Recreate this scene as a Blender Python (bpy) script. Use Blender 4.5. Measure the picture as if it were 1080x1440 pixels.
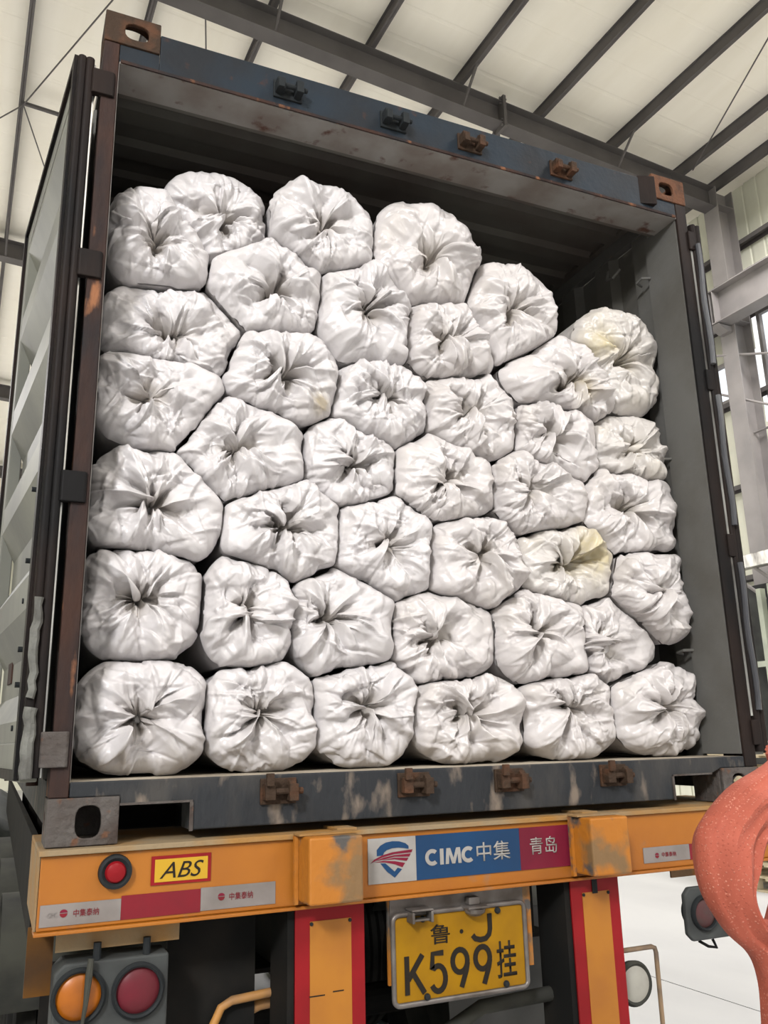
import bpy, bmesh, math, random
import numpy as np
from mathutils import Vector, Matrix
for o in list(bpy.data.objects): bpy.data.objects.remove(o)
SC = bpy.context.scene; COL = SC.collection

# ---------------------------------------------------------------- camera
GZ = 1.45                                   # container underside above the yard floor
CAMP = Vector((-0.131006, -2.444985, 0.246396 + GZ)); CZ = CAMP.z
yaw, pitch, roll = 0.41916, 0.26013, -0.023681
fw = Vector((math.sin(yaw)*math.cos(pitch), math.cos(yaw)*math.cos(pitch), math.sin(pitch)))
rt = Vector((math.cos(yaw), -math.sin(yaw), 0)); up = rt.cross(fw)
r2 = math.cos(roll)*rt + math.sin(roll)*up; u2 = -math.sin(roll)*rt + math.cos(roll)*up
cd = bpy.data.cameras.new('camera'); cam = bpy.data.objects.new('camera', cd); COL.objects.link(cam)
M = Matrix((r2, u2, -fw)).transposed().to_4x4(); M.translation = CAMP; cam.matrix_world = M
cd.sensor_fit = 'VERTICAL'; cd.sensor_height = 36; cd.sensor_width = 27; cd.lens = 1200.14*36/1440
cd.clip_start = 0.05; cd.clip_end = 300; SC.camera = cam
# ---------------------------------------------------------------- world, lights, exposure
w = bpy.data.worlds.new('world'); SC.world = w; w.use_nodes = True
bg = w.node_tree.nodes['Background']; bg.inputs[0].default_value = (0.97, 0.98, 1.0, 1); bg.inputs[1].default_value = 1.2
SC.view_settings.view_transform = 'Standard'; SC.view_settings.look = 'None'
SC.view_settings.gamma = 1; SC.view_settings.use_curve_mapping = False; SC.view_settings.exposure = 0.06
HROT = math.radians(2.5)
def hall_pt(x, y, z): return Vector((CAMP.x + x*math.cos(HROT) - y*math.sin(HROT), CAMP.y + x*math.sin(HROT) + y*math.cos(HROT), z))
def area_light(name, loc, size, sizey, power, target, color=(1, 1, 1)):
    l = bpy.data.lights.new(name, 'AREA'); l.shape = 'RECTANGLE'; l.size = size; l.size_y = sizey; l.energy = power; l.color = color
    o = bpy.data.objects.new(name, l); COL.objects.link(o); o.location = loc
    o.rotation_euler = (Vector(target) - Vector(loc)).to_track_quat('-Z', 'Y').to_euler(); return o
# added area lamps: overhead fill first, then a key from the upper left
for sx_, sy_, sw_ in ((-7.5, -6, 900), (1.5, -7.5, 450), (8.5, -4, 800), (8.6, 5.0, 750), (3, 20, 1900), (-8, 22, 2600)):        # unseen fill lamps added under the roof to brighten floor and ceiling
    area_light('overhead_fill', hall_pt(sx_, sy_, 10.2), 2.4, 4.0, sw_, hall_pt(sx_, sy_+.01, 0), (1, 0.97, 0.965))

kl = area_light('added_key_light', hall_pt(-4.8, -4.6, 6.6), 1.2, 1.2, 165, (1.1, 0.2, GZ+1.2), (0.97, 0.98, 1)); kl.data.spread = math.radians(75)  # unseen key lamp added from upper left to bring out the sack folds
# ---------------------------------------------------------------- materials
MATS = {}
def mat(name, c1, c2=None, scale=6, rough=0.6, metal=0.0, bump=0.0, bscale=40, thr=(0.4, 0.65), c3=None, s3=25, thr3=(0.6, 0.7), stretch=(1, 1, 1), spec=None):
    if name in MATS: return MATS[name]
    m = bpy.data.materials.new(name); m.use_nodes = True; nt = m.node_tree; N = nt.nodes; L = nt.links
    b = N['Principled BSDF']; b.inputs['Roughness'].default_value = rough; b.inputs['Metallic'].default_value = metal
    b.inputs['Specular IOR Level'].default_value = spec if spec is not None else (0.05 if max(c1) < 0.022 else 0.15 if max(c1) < 0.25 else 0.35)
    b.inputs['Base Color'].default_value = (*c1, 1)
    if c2 or bump:
        tc = N.new('ShaderNodeTexCoord'); mp = N.new('ShaderNodeMapping'); L.new(tc.outputs['Object'], mp.inputs[0]); mp.inputs['Scale'].default_value = stretch
    def noise(s, det=6):
        n = N.new('ShaderNodeTexNoise'); n.inputs['Scale'].default_value = s; n.inputs['Detail'].default_value = det
        L.new(mp.outputs[0], n.inputs['Vector']); return n
    def ramp(n, a, b_):
        r = N.new('ShaderNodeMapRange'); r.inputs['From Min'].default_value = a; r.inputs['From Max'].default_value = b_; L.new(n.outputs['Fac'], r.inputs['Value']); return r
    def mix(fac, a, bcol):
        x = N.new('ShaderNodeMix'); x.data_type = 'RGBA'; L.new(fac, x.inputs[0])
        if isinstance(a, tuple): x.inputs[6].default_value = (*a, 1)
        else: L.new(a, x.inputs[6])
        x.inputs[7].default_value = (*bcol, 1); return x.outputs[2]
    out = None
    if c2: out = mix(ramp(noise(scale), *thr).outputs[0], c1, c2)
    if c3: out = mix(ramp(noise(s3, 8), *thr3).outputs[0], out if out else c1, c3)
    if out: L.new(out, b.inputs['Base Color'])
    if bump:
        bp = N.new('ShaderNodeBump'); bp.inputs['Strength'].default_value = bump; bp.inputs['Distance'].default_value = 0.01
        L.new(noise(bscale).outputs['Fac'], bp.inputs['Height']); L.new(bp.outputs[0], b.inputs['Normal'])
    MATS[name] = m; return m
def sack_mat(name, base, stain, k):
    m = bpy.data.materials.new(name); m.use_nodes = True; nt = m.node_tree; N = nt.nodes; L = nt.links
    b = N['Principled BSDF']; b.inputs['Roughness'].default_value = 0.33; b.inputs['Specular IOR Level'].default_value = 0.45
    tc = N.new('ShaderNodeTexCoord')
    n = N.new('ShaderNodeTexNoise'); n.inputs['Scale'].default_value = 5; n.inputs['Detail'].default_value = 5; L.new(tc.outputs['Object'], n.inputs['Vector'])
    r = N.new('ShaderNodeMapRange'); r.inputs['From Min'].default_value = 0.5; r.inputs['From Max'].default_value = 0.8; r.inputs['To Max'].default_value = k; L.new(n.outputs['Fac'], r.inputs['Value'])
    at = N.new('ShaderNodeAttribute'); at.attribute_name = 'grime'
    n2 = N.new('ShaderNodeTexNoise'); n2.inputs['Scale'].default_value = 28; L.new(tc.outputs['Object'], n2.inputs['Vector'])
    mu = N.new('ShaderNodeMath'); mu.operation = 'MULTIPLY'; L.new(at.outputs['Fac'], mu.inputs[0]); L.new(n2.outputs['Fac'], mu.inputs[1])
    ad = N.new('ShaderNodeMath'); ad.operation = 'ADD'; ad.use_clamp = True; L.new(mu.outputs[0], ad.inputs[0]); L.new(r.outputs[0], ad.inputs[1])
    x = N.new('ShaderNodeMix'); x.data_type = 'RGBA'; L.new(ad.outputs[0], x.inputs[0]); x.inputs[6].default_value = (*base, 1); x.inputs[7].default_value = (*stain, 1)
    L.new(x.outputs[2], b.inputs['Base Color'])
    wv = N.new('ShaderNodeTexNoise'); wv.inputs['Scale'].default_value = 60; wv.inputs['Detail'].default_value = 3; L.new(tc.outputs['Object'], wv.inputs['Vector'])
    bp = N.new('ShaderNodeBump'); bp.inputs['Strength'].default_value = 0.12; bp.inputs['Distance'].default_value = 0.01; L.new(wv.outputs['Fac'], bp.inputs['Height']); L.new(bp.outputs[0], b.inputs['Normal'])
    return m
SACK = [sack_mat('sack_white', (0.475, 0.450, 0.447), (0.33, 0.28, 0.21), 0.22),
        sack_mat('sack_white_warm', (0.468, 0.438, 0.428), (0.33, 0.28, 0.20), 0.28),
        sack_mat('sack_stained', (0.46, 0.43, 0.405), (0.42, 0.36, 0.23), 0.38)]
m_blue = mat('header_blue', (0.011, 0.0175, 0.025), (0.01105, 0.01275, 0.0153), 5, 0.55, 0, 0.3, 30, c3=(0.05, 0.022, 0.014), s3=14, thr3=(0.63, 0.72))
m_rust = mat('rusty_steel', (0.036, 0.018, 0.013), (0.013, 0.012, 0.013), 7, 0.75, 0, 0.6, 45, c3=(0.20, 0.085, 0.04), s3=16, thr3=(0.6, 0.7), stretch=(1, 1, .35))
m_casting = mat('casting_rust_brown', (0.036, 0.022, 0.014), (0.08, 0.035, 0.018), 12, 0.8, 0, 0.8, 50, thr=(0.5, 0.7))
m_casting_or = mat('casting_rust_orange', (0.11, 0.050, 0.028), (0.03, 0.02, 0.016), 16, 0.8, 0, 0.8, 60, thr=(0.5, 0.7))
m_casting_gr = mat('casting_grey', (0.075, 0.066, 0.06), (0.045, 0.03375, 0.0285), 9, 0.7, 0, 0.8, 50, thr=(0.45, 0.7), c3=(.10, .05, .03), s3=22, thr3=(.62, .7))
m_sill = mat('sill_paint', (0.021, 0.0225, 0.02475), (0.045, 0.042, 0.039), 6, 0.6, 0, 0.6, 40, thr=(0.5, 0.7), c3=(0.15, 0.12, 0.095), s3=14, thr3=(0.57, 0.70), stretch=(1, 1, .45))
m_inner = mat('inner_grey_paint', (0.105, 0.102, 0.095), (0.08, 0.075, 0.066), 3, 0.6, 0, 0.2, 20, c3=(0.12, 0.08, 0.06), s3=9, thr3=(0.7, 0.78))
m_roofin = mat('roof_inner_paint', (0.085, 0.08, 0.068), (0.065, 0.052, 0.045), 2.5, 0.6)
m_door = mat('door_inner_paint', (0.1628, 0.1628, 0.1364), (0.1144, 0.1144, 0.1034), 2.2, 0.55, 0, 0.15, 12, c3=(0.10, 0.08, 0.07), s3=9, thr3=(0.70, 0.76), stretch=(1, 1, .5))
m_gasket = mat('black_gasket', (0.010, 0.0095, 0.0095), (0.02, 0.014, 0.012), 5, 0.5, 0, 0.3, 30, stretch=(1, 1, .3))
m_shiny = mat('glossy_gasket', (0.05, 0.05, 0.055), (0.12, 0.12, 0.125), 3, 0.22, 0, 0.5, 12, stretch=(1, 1, .4))
m_alu = mat('bare_edge', (0.55, 0.54, 0.5), (0.15, 0.14, 0.13), 8, 0.35, 0.6, stretch=(1, 1, .3))
m_seal = mat('pale_sealant', (0.15, 0.15, 0.135), (0.08, 0.0775, 0.07), 10, 0.7, 0, 1.0, 30)
m_floorply = mat('plywood_dusty', (0.36, 0.31, 0.24), (0.24, 0.20, 0.15), 5, 0.8, 0, 0.2, 60, stretch=(1, .3, 1))
m_orange = mat('trailer_orange', (0.296, 0.1, 0.0064), (0.248, 0.08, 0.0072), 3, 0.5, 0, 0.15, 25, c3=(0.17, 0.11, 0.07), s3=7, thr3=(0.66, 0.78))
m_orange_worn = mat('trailer_orange_worn', (0.32, 0.112, 0.0096), (0.152, 0.088, 0.036), 7, 0.6, 0, 0.3, 40, thr=(.5, .62), c3=(0.06, 0.055, 0.05), s3=9, thr3=(0.58, 0.64))
m_orange_dim = mat('trailer_orange_dim', (0.11, 0.045, 0.006), (0.05, 0.025, 0.01), 5, 0.7)  # darker copy of the orange: dim light under the beam put into colour
m_dust = mat('dusty_flange', (0.2125, 0.1573, 0.0935), (0.2635, 0.1318, 0.034), 5, 0.85, 0, 0.3, 60)
m_black = mat('chassis_black', (0.009, 0.009, 0.0085), (0.016, 0.014, 0.012), 5, 0.7)
m_tyre = mat('tyre_rubber', (0.010, 0.010, 0.0095), (0.022, 0.021, 0.018), 4, 0.85, 0, 0.3, 30)
m_fender = mat('mudguard_dusty', (0.045, 0.045, 0.036), (0.02, 0.02, 0.018), 4, 0.8)
m_flap = mat('mudflap_grey', (0.088, 0.088, 0.084), (0.056, 0.056, 0.0544), 4, 0.8)
m_lampbox = mat('lamp_housing_grey', (0.048, 0.0512, 0.0496), (0.0256, 0.0264, 0.0256), 6, 0.7)
m_rim = mat('lamp_rim_dark', (0.018, 0.02, 0.021), None, rough=0.5)
m_lens_o = mat('lens_amber', (0.2925, 0.08125, 0.00325), (0.195, 0.05525, 0.0052), 12, 0.35)
m_lens_r = mat('lens_red', (0.104, 0.0128, 0.02), (0.076, 0.0144, 0.0176), 10, 0.4)
m_lens_rr = mat('lens_bright_red', (0.18, 0.006, 0.009), None, rough=0.3)
m_lens_dim = mat('lens_dusty', (0.055, 0.038, 0.035), (0.075, 0.018, 0.02), 14, 0.55)
m_lens_w = mat('lens_grey', (0.30, 0.29, 0.25), (0.22, 0.21, 0.18), 10, 0.5)
m_red = mat('reflector_red', (0.2046, 0.00744, 0.00992), (0.1612, 0.00682, 0.00868), 6, 0.45)
m_amber = mat('reflector_amber', (0.3108, 0.1184, 0.01036), (0.2664, 0.0962, 0.0111), 6, 0.5)
m_plate = mat('plate_yellow', (0.2448, 0.1224, 0.00288), (0.1944, 0.0936, 0.00432), 8, 0.45)
m_ink = mat('plate_ink', (0.018, 0.015, 0.012), None, rough=0.6)
m_frame = mat('plate_frame_steel', (0.154, 0.14, 0.1295), (0.091, 0.077, 0.0665), 12, 0.4, 0.5)
m_absy = mat('abs_yellow', (0.396, 0.2304, 0.00864), None, rough=0.5)
m_tapew = mat('tape_white', (0.1856, 0.1653, 0.1537), (0.145, 0.1276, 0.116), 10, 0.5)
m_taper = mat('tape_red', (0.152, 0.0112, 0.0176), (0.12, 0.012, 0.0168), 10, 0.5)
m_signw = mat('sign_white', (0.252, 0.24, 0.222), (0.204, 0.186, 0.168), 8, 0.5)
m_signb = mat('sign_blue', (0.0096, 0.04, 0.1), (0.0112, 0.0336, 0.08), 4, 0.45)
m_signr = mat('sign_crimson', (0.15, 0.009, 0.0255), (0.105, 0.00975, 0.02025), 4, 0.45)
m_steelg = mat('hall_steel', (0.125, 0.115, 0.112), (0.10, 0.092, 0.09), 2, 0.6)
m_steell = mat('hall_steel_light', (0.27, 0.25, 0.24), (0.22, 0.205, 0.20), 2, 0.6)
m_ceil = mat('ceiling_sheet', (0.92, 0.875, 0.77), (0.88, 0.83, 0.72), 1.0, 0.5, stretch=(3, .4, 1))
m_wall = mat('wall_sheet', (0.72, 0.72, 0.60), (0.66, 0.65, 0.54), 1.5, 0.6, stretch=(1, 3, .3))
m_conc = mat('concrete_floor', (0.528, 0.528, 0.524), (0.48, 0.48, 0.48), 1.2, 0.6, 0, 0.05, 8, stretch=(1, .4, 1))
m_joint = mat('joint_dark', (0.25, 0.24, 0.23), None, rough=0.9)
m_green = mat('pale_green_paint', (0.42, 0.45, 0.36), (0.34, 0.36, 0.30), 4, 0.6)
m_dark = mat('dark_panel', (0.05, 0.052, 0.048), (0.03, 0.03, 0.03), 3, 0.8)
m_wood = mat('pale_pallet_wood', (0.55, 0.47, 0.32), (0.44, 0.36, 0.23), 8, 0.8, 0, 0.2, 40)
m_bagor = mat('orange_woven_cloth', (0.3404, 0.0777, 0.04588), (0.2738, 0.0592, 0.0333), 8, 0.75, 0, 0.6, 260, c3=(0.42, 0.15, 0.10), s3=170, thr3=(0.60, 0.72))
def weave(m):
    nt = m.node_tree; N = nt.nodes; L = nt.links; b = N['Principled BSDF']; tc = N.new('ShaderNodeTexCoord'); mp = N.new('ShaderNodeMapping'); L.new(tc.outputs['Object'], mp.inputs[0]); mp.inputs['Rotation'].default_value = (0.2, .5, 0)
    v = N.new('ShaderNodeTexVoronoi'); v.inputs['Scale'].default_value = 115; v.inputs['Randomness'].default_value = 0.35; L.new(mp.outputs[0], v.inputs['Vector'])
    q = N.new('ShaderNodeMapRange'); q.inputs['From Min'].default_value = .16; q.inputs['From Max'].default_value = .30; q.inputs['To Min'].default_value = 1; q.inputs['To Max'].default_value = 0; L.new(v.outputs['Distance'], q.inputs['Value'])
    n = N.new('ShaderNodeTexNoise'); n.inputs['Scale'].default_value = 14; L.new(tc.outputs['Object'], n.inputs['Vector'])
    g = N.new('ShaderNodeMapRange'); g.inputs['From Min'].default_value = .45; g.inputs['From Max'].default_value = .6; g.inputs['To Max'].default_value = .75; L.new(n.outputs['Fac'], g.inputs['Value'])
    mu = N.new('ShaderNodeMath'); mu.operation = 'MULTIPLY'; L.new(q.outputs[0], mu.inputs[0]); L.new(g.outputs[0], mu.inputs[1])
    x = N.new('ShaderNodeMix'); x.data_type = 'RGBA'; old = b.inputs['Base Color'].links[0].from_socket; L.new(mu.outputs[0], x.inputs[0]); L.new(old, x.inputs[6]); x.inputs[7].default_value = (.50, .20, .14, 1); L.new(x.outputs[2], b.inputs['Base Color'])
    bp = N.new('ShaderNodeBump'); bp.inputs['Strength'].default_value = .5; bp.inputs['Distance'].default_value = .003; L.new(q.outputs[0], bp.inputs['Height']); L.new(bp.outputs[0], b.inputs['Normal'])
weave(m_bagor)
m_strap = mat('grey_strap', (0.26, 0.24, 0.19), (0.16, 0.15, 0.12), 20, 0.85, 0, 0.6, 120)
def glass_mat():
    m = bpy.data.materials.new('window_glass'); m.use_nodes = True; b = m.node_tree.nodes['Principled BSDF']
    b.inputs['Transmission Weight'].default_value = 1; b.inputs['Roughness'].default_value = 0.15; b.inputs['IOR'].default_value = 1.05; b.inputs['Base Color'].default_value = (0.95, 0.98, 1, 1); return m
m_glass = glass_mat()

# ---------------------------------------------------------------- helpers
class MB:
    def __init__(s): s.v = []; s.f = []
    def add(s, vs, fs):
        n = len(s.v); s.v += [tuple(v) for v in vs]; s.f += [tuple(i + n for i in f) for f in fs]; return s
    def box(s, x0, x1, y0, y1, z0, z1):
        return s.add([(x0,y0,z0),(x1,y0,z0),(x1,y1,z0),(x0,y1,z0),(x0,y0,z1),(x1,y0,z1),(x1,y1,z1),(x0,y1,z1)],
                     [(0,3,2,1),(4,5,6,7),(0,1,5,4),(1,2,6,5),(2,3,7,6),(3,0,4,7)])
    def prism(s, poly, axis, a, b):          # poly in the two other axes (ordered x,y,z without axis)
        n = len(poly); vs = []
        for t in (a, b):
            for p, q in poly: vs.append({'x': (t, p, q), 'y': (p, t, q), 'z': (p, q, t)}[axis])
        fs = [tuple(range(n)), tuple(range(2*n-1, n-1, -1))] + [(i, i+n, (i+1) % n + n, (i+1) % n) for i in range(n)]
        return s.add(vs, fs)
    def tube(s, pts, r, n=10, caps=True):
        pts = [Vector(p) for p in pts]; rs = r if isinstance(r, (list, tuple)) else [r]*len(pts)
        base = len(s.v); rings = []; ref = None
        for i, p in enumerate(pts):
            d = (pts[min(i+1, len(pts)-1)] - pts[max(i-1, 0)]).normalized()
            if ref is None: ref = d.orthogonal().normalized()
            ref = (ref - d*ref.dot(d)).normalized(); b2 = d.cross(ref)
            rings.append([p + rs[i]*(math.cos(t)*ref + math.sin(t)*b2) for t in [2*math.pi*k/n for k in range(n)]])
        for R in rings: s.v += [tuple(v) for v in R]
        for i in range(len(rings)-1):
            for k in range(n):
                a = base+i*n+k; b_ = base+i*n+(k+1) % n; s.f.append((a, b_, b_+n, a+n))
        if caps: s.f.append(tuple(base+k for k in range(n))[::-1]); s.f.append(tuple(base+(len(rings)-1)*n+k for k in range(n)))
        return s
    def cyl(s, p0, p1, r, n=20): return s.tube([p0, p1], r, n)
    def lathe(s, prof, c, axis='y', n=32):   # prof: (radius, along)
        base = len(s.v)
        for r, a in prof:
            for k in range(n):
                t = 2*math.pi*k/n; u, v = r*math.cos(t), r*math.sin(t)
                s.v.append({'y': (c[0]+u, c[1]+a, c[2]+v), 'x': (c[0]+a, c[1]+u, c[2]+v), 'z': (c[0]+u, c[1]+v, c[2]+a)}[axis])
        for i in range(len(prof)-1):
            for k in range(n):
                a = base+i*n+k; b_ = base+i*n+(k+1) % n; s.f.append((a, b_, b_+n, a+n))
        return s
    def plate_hole(s, o, eu, ev, en, W, H, th, hc, hr, n=32, sq=2.0):   # rectangular plate with an oval hole
        o, eu, ev, en = Vector(o), Vector(eu), Vector(ev), Vector(en); out = []; inn = []
        angs = [2*math.pi*k/n for k in range(n)]
        for cu, cv in ((0, 0), (W, 0), (W, H), (0, H)):
            a = math.atan2(cv-hc[1], cu-hc[0]) % (2*math.pi)
            j = min(range(n), key=lambda k: abs((angs[k]-a+math.pi) % (2*math.pi)-math.pi)); angs[j] = a
        for t in angs:
            c, q = math.cos(t), math.sin(t)
            e = (abs(c)**sq + abs(q)**sq)**(-1/sq); inn.append((hc[0]+hr[0]*e*c, hc[1]+hr[1]*e*q))
            k = min([((W-hc[0])/c if c > 1e-9 else 1e9), (-hc[0]/c if c < -1e-9 else 1e9), ((H-hc[1])/q if q > 1e-9 else 1e9), (-hc[1]/q if q < -1e-9 else 1e9)])
            out.append((hc[0]+k*c, hc[1]+k*q))
        P = lambda uv, d: o + eu*uv[0] + ev*uv[1] + en*d
        vs = [P(p, 0) for p in out]+[P(p, 0) for p in inn]+[P(p, th) for p in inn]+[P(p, th) for p in out]; fs = []
        for k in range(n):
            j = (k+1) % n
            for a in range(3): fs.append((a*n+k, a*n+j, (a+1)*n+j, (a+1)*n+k))
            fs.append((3*n+k, 3*n+j, j, k))
        return s.add(vs, fs)
    def build(s, name, m, parent=None, bevel=0, smooth=False, solid=0, loc=None, label=None):
        me = bpy.data.meshes.new(name); me.from_pydata(s.v, [], s.f); me.validate()
        bm = bmesh.new(); bm.from_mesh(me); bmesh.ops.recalc_face_normals(bm, faces=bm.faces); bm.to_mesh(me); bm.free()
        if smooth: me.polygons.foreach_set('use_smooth', [True]*len(me.polygons))
        me.materials.append(m); o = bpy.data.objects.new(name, me); COL.objects.link(o)
        if parent: o.parent = parent
        if loc: o.location = loc
        if bevel:
            b = o.modifiers.new('b', 'BEVEL'); b.width = bevel; b.segments = 2; b.limit_method = 'ANGLE'; b.angle_limit = math.radians(40)
        if solid:
            q = o.modifiers.new('s', 'SOLIDIFY'); q.thickness = solid; q.offset = 0
        if smooth and hasattr(me, 'set_sharp_from_angle'): me.set_sharp_from_angle(angle=math.radians(40))
        if label: o['label'] = label
        return o
def B(*a): return MB().box(*a)
def empty(name, loc, rz=0, parent=None):
    o = bpy.data.objects.new(name, None); COL.objects.link(o); o.location = loc; o.rotation_euler = (0, 0, rz); o.empty_display_size = .2
    if parent: o.parent = parent
    return o
def tag(o, label, cat, group=None):
    o['label'] = label; o['category'] = cat
    if group: o['group'] = group
    return o
def structure(o, label=None, cat=None):
    o['kind'] = 'structure'
    if label: o['label'] = label
    if cat: o['category'] = cat
    return o
def text(name, body, x0, x1, z0, z1, y, m, parent, shear=0, bold=0, extr=0.0006, label=None):
    c = bpy.data.curves.new(name, 'FONT'); c.body = body; c.shear = shear; c.offset = bold; c.resolution_u = 4
    t = bpy.data.objects.new(name, c); COL.objects.link(t); bpy.context.view_layer.update()
    me = bpy.data.meshes.new_from_object(t.evaluated_get(bpy.context.evaluated_depsgraph_get())); bpy.data.objects.remove(t)
    co = np.empty(len(me.vertices)*3, np.float32); me.vertices.foreach_get('co', co); co = co.reshape(-1, 3)
    lo, hi = co.min(0), co.max(0)
    X = x0 + (co[:, 0]-lo[0])/(hi[0]-lo[0])*(x1-x0); Z = z0 + (co[:, 1]-lo[1])/(hi[1]-lo[1])*(z1-z0)
    n = np.stack([X, np.full_like(X, y), Z], 1).astype(np.float32); me.vertices.foreach_set('co', n.ravel()); me.update()
    me.name = name; me.materials.clear(); me.materials.append(m)
    o = bpy.data.objects.new(name, me); COL.objects.link(o); o.parent = parent
    q = o.modifiers.new('s', 'SOLIDIFY'); q.thickness = extr; q.offset = 0
    if label: o['label'] = label
    return o
def poly(name, pts, y, m, parent, th=0.0008):
    return MB().prism(pts, 'y', y, y+th).build(name, m, parent)

# ================================================================ SETTING: the hall
HO = (CAMP.x, CAMP.y, 0)
def hstruct(name, label=None): return structure(empty(name, HO, HROT), label)
floor = structure(B(-13, 12, -70, 48, -0.3, -0.012).build('floor', m_joint, None, loc=HO), 'pale concrete hall floor of large slabs'); floor.rotation_euler = (0, 0, HROT)
xs = [-13, -5.3, -0.3, 4.7, 9.7, 12]; ys = [-70, -40, -20, -12, -6, 0.4, 8.9, 16, 24, 32, 48]
for i in range(len(xs)-1):
    for j in range(len(ys)-1):
        B(xs[i]+.006, xs[i+1]-.006, ys[j]+.006, ys[j+1]-.006, -.02, 0).build('floor_slab', m_conc, floor)
YR = 8.92; BAY = 7.45; FR = [YR-2*BAY, YR-BAY, YR, YR+BAY, YR+2*BAY, YR+3*BAY, YR+4*BAY]
SL = 0.05
def zb(x): return 10.63 - SL*(x-4.5)              # underside of rafters
RD = 0.38; PD = 0.20
# ceiling : long sheets with ribs
ceil = hstruct('ceiling', 'cream insulated sheet roof on dark steel purlins')
XL = -13; XR = 11.5; YB = -9.5; YF = 40
pur_x = [10.15 - 1.44*k for k in range(16)]
edges = [XR+.3] + [x for x in pur_x] + [XL]
for i in range(len(edges)-1):
    a, b_ = edges[i], edges[i+1]
    mb = MB(); y = YB; prof = []
    while y < YF:
        prof += [(y, 0), (y+.44, 0), (y+.46, .004), (y+.50, .004)]; y += .52
    vs = []; n = len(prof)
    for x in (b_+.002, a-.002): vs += [(x, p, zb(x)+RD+PD+.004+q) for p, q in prof]
    mb.add(vs, [(k, k+1, n+k+1, n+k) for k in range(n-1)])
    mb.build('ceiling_panel', m_ceil, ceil, solid=.004)
for x in pur_x + [10.95]:                          # Z purlins
    z = zb(x)+RD
    MB().box(x-.035, x+.035, YB, YF, z, z+.006).box(x-.003, x+.003, YB, YF, z, z+PD).box(x-.035, x+.035, YB, YF, z+PD-.006, z+PD).build('purlin', m_steelg, ceil)
for yr in FR:
    mb = MB()
    def slab(xa, xb, ya, yb, d0, d1): mb.add([(xa,ya,zb(xa)+d0),(xb,ya,zb(xb)+d0),(xb,yb,zb(xb)+d0),(xa,yb,zb(xa)+d0),(xa,ya,zb(xa)+d1),(xb,ya,zb(xb)+d1),(xb,yb,zb(xb)+d1),(xa,yb,zb(xa)+d1)],[(0,3,2,1),(4,5,6,7),(0,1,5,4),(1,2,6,5),(2,3,7,6),(3,0,4,7)])
    slab(XL, 10.86, yr-.12, yr+.12, 0, .014); slab(XL, 10.86, yr-.005, yr+.005, .014, RD-.014); slab(XL, 10.86, yr-.12, yr+.12, RD-.014, RD)
    mb.build('rafter', m_steelg, ceil)
    for x in (pur_x[1], pur_x[3], pur_x[5], pur_x[7]):                  # flange braces
        MB().tube([(x, yr-.9 if yr > 9 else yr-.55, zb(x)+RD+.02), (x+.02, yr-.1, zb(x)+.03)], .022, 6).build('flange_brace', m_steelg, ceil)
    x = 6.55                                                               # bolted splice
    sp = MB().box(x-.025, x+.025, yr-.16, yr+.16, zb(x)-.08, zb(x)+RD+.08).build('splice_plate', m_steelg, ceil, bevel=.003)
    bm_ = MB()
    for dy in (-.11, .11):
        for dz in (-.045, .05, RD-.05, RD+.045): bm_.cyl((x-.06, yr+dy, zb(x)+dz), (x+.06, yr+dy, zb(x)+dz), .018, 8)
    bm_.build('bolt', m_steelg, sp)
for a, b_ in (((10.15, 8.6), (8.7, 5.4)), ((8.9, 5.4), (10.2, 1.6)), ((1.05, 9.5), (.1, 12.2)), ((.1, 12.2), (.75, 14.3)), ((.1, 12.2), (-2.5, 16.2)), ((2.1, 9.1), (2.9, 12))):
    MB().tube([(a[0], a[1], zb(a[0])+RD-.05), (b_[0], b_[1], zb(b_[0])+RD-.05)], .011, 6).build('brace_rod', m_steelg, ceil)
MB().tube([(.1, 12.2, zb(.1)+RD-.02), (1.5, 12.2, zb(1.5)+RD-.02)], .035, 6).build('sag_bar', m_steelg, ceil)
# right wall
XW = 11.45
wr = hstruct('wall_right', 'pale green-white sheet wall with grey steel columns')
def ribbed(y0, y1, z0, z1, x=XW):
    prof = []; y = y0
    while y < y1: prof += [(y, 0), (min(y+.22, y1), 0), (min(y+.235, y1), .02), (min(y+.265, y1), .02)]; y += .28
    n = len(prof); vs = [(x+q, p, z) for z in (z0, z1) for p, q in prof]
    return MB().add(vs, [(k, k+1, n+k+1, n+k) for k in range(n-1)])
for i in range(len(FR)-1):
    WZ0, WZ1 = (6.55, 8.45) if i < 2 else (7.12, 7.85)
    a, b_ = FR[i], FR[i+1]
    if i in (0,):
        ribbed(a, b_, WZ1, 10.9).build('wall_panel', m_wall, wr, solid=.003)     # open roller door bay below
        ribbed(a, b_, 5.2, WZ0).build('wall_panel', m_wall, wr, solid=.003)
    else:
        ribbed(a, b_, WZ1, 10.9).build('wall_panel', m_wall, wr, solid=.003); ribbed(a, b_, 0, WZ0).build('wall_panel', m_wall, wr, solid=.003)
    wn = hstruct('window_%d' % (i+1), 'bright strip window high in the right wall')
    y0, y1 = a+.12, b_-.12
    MB().box(XW-.04, XW+.04, y0, y1, WZ0, WZ0+.06).box(XW-.04, XW+.04, y0, y1, WZ1-.06, WZ1).box(XW-.04, XW+.04, y0, y0+.06, WZ0+.06, WZ1-.06).box(XW-.04, XW+.04, y1-.06, y1, WZ0+.06, WZ1-.06).build('window_frame', m_steell, wn)
    np_ = 2; wdt = (y1-y0-.12)/np_
    for k in range(np_):
        ya = y0+.06+k*wdt
        if k: B(XW-.025, XW+.025, ya-.02, ya+.02, WZ0+.06, WZ1-.06).build('mullion', m_steell, wn)
        B(XW-.003, XW+.003, ya+.02, ya+wdt-.02, WZ0+.06, WZ1-.06).build('pane', m_glass, wn)
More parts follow.
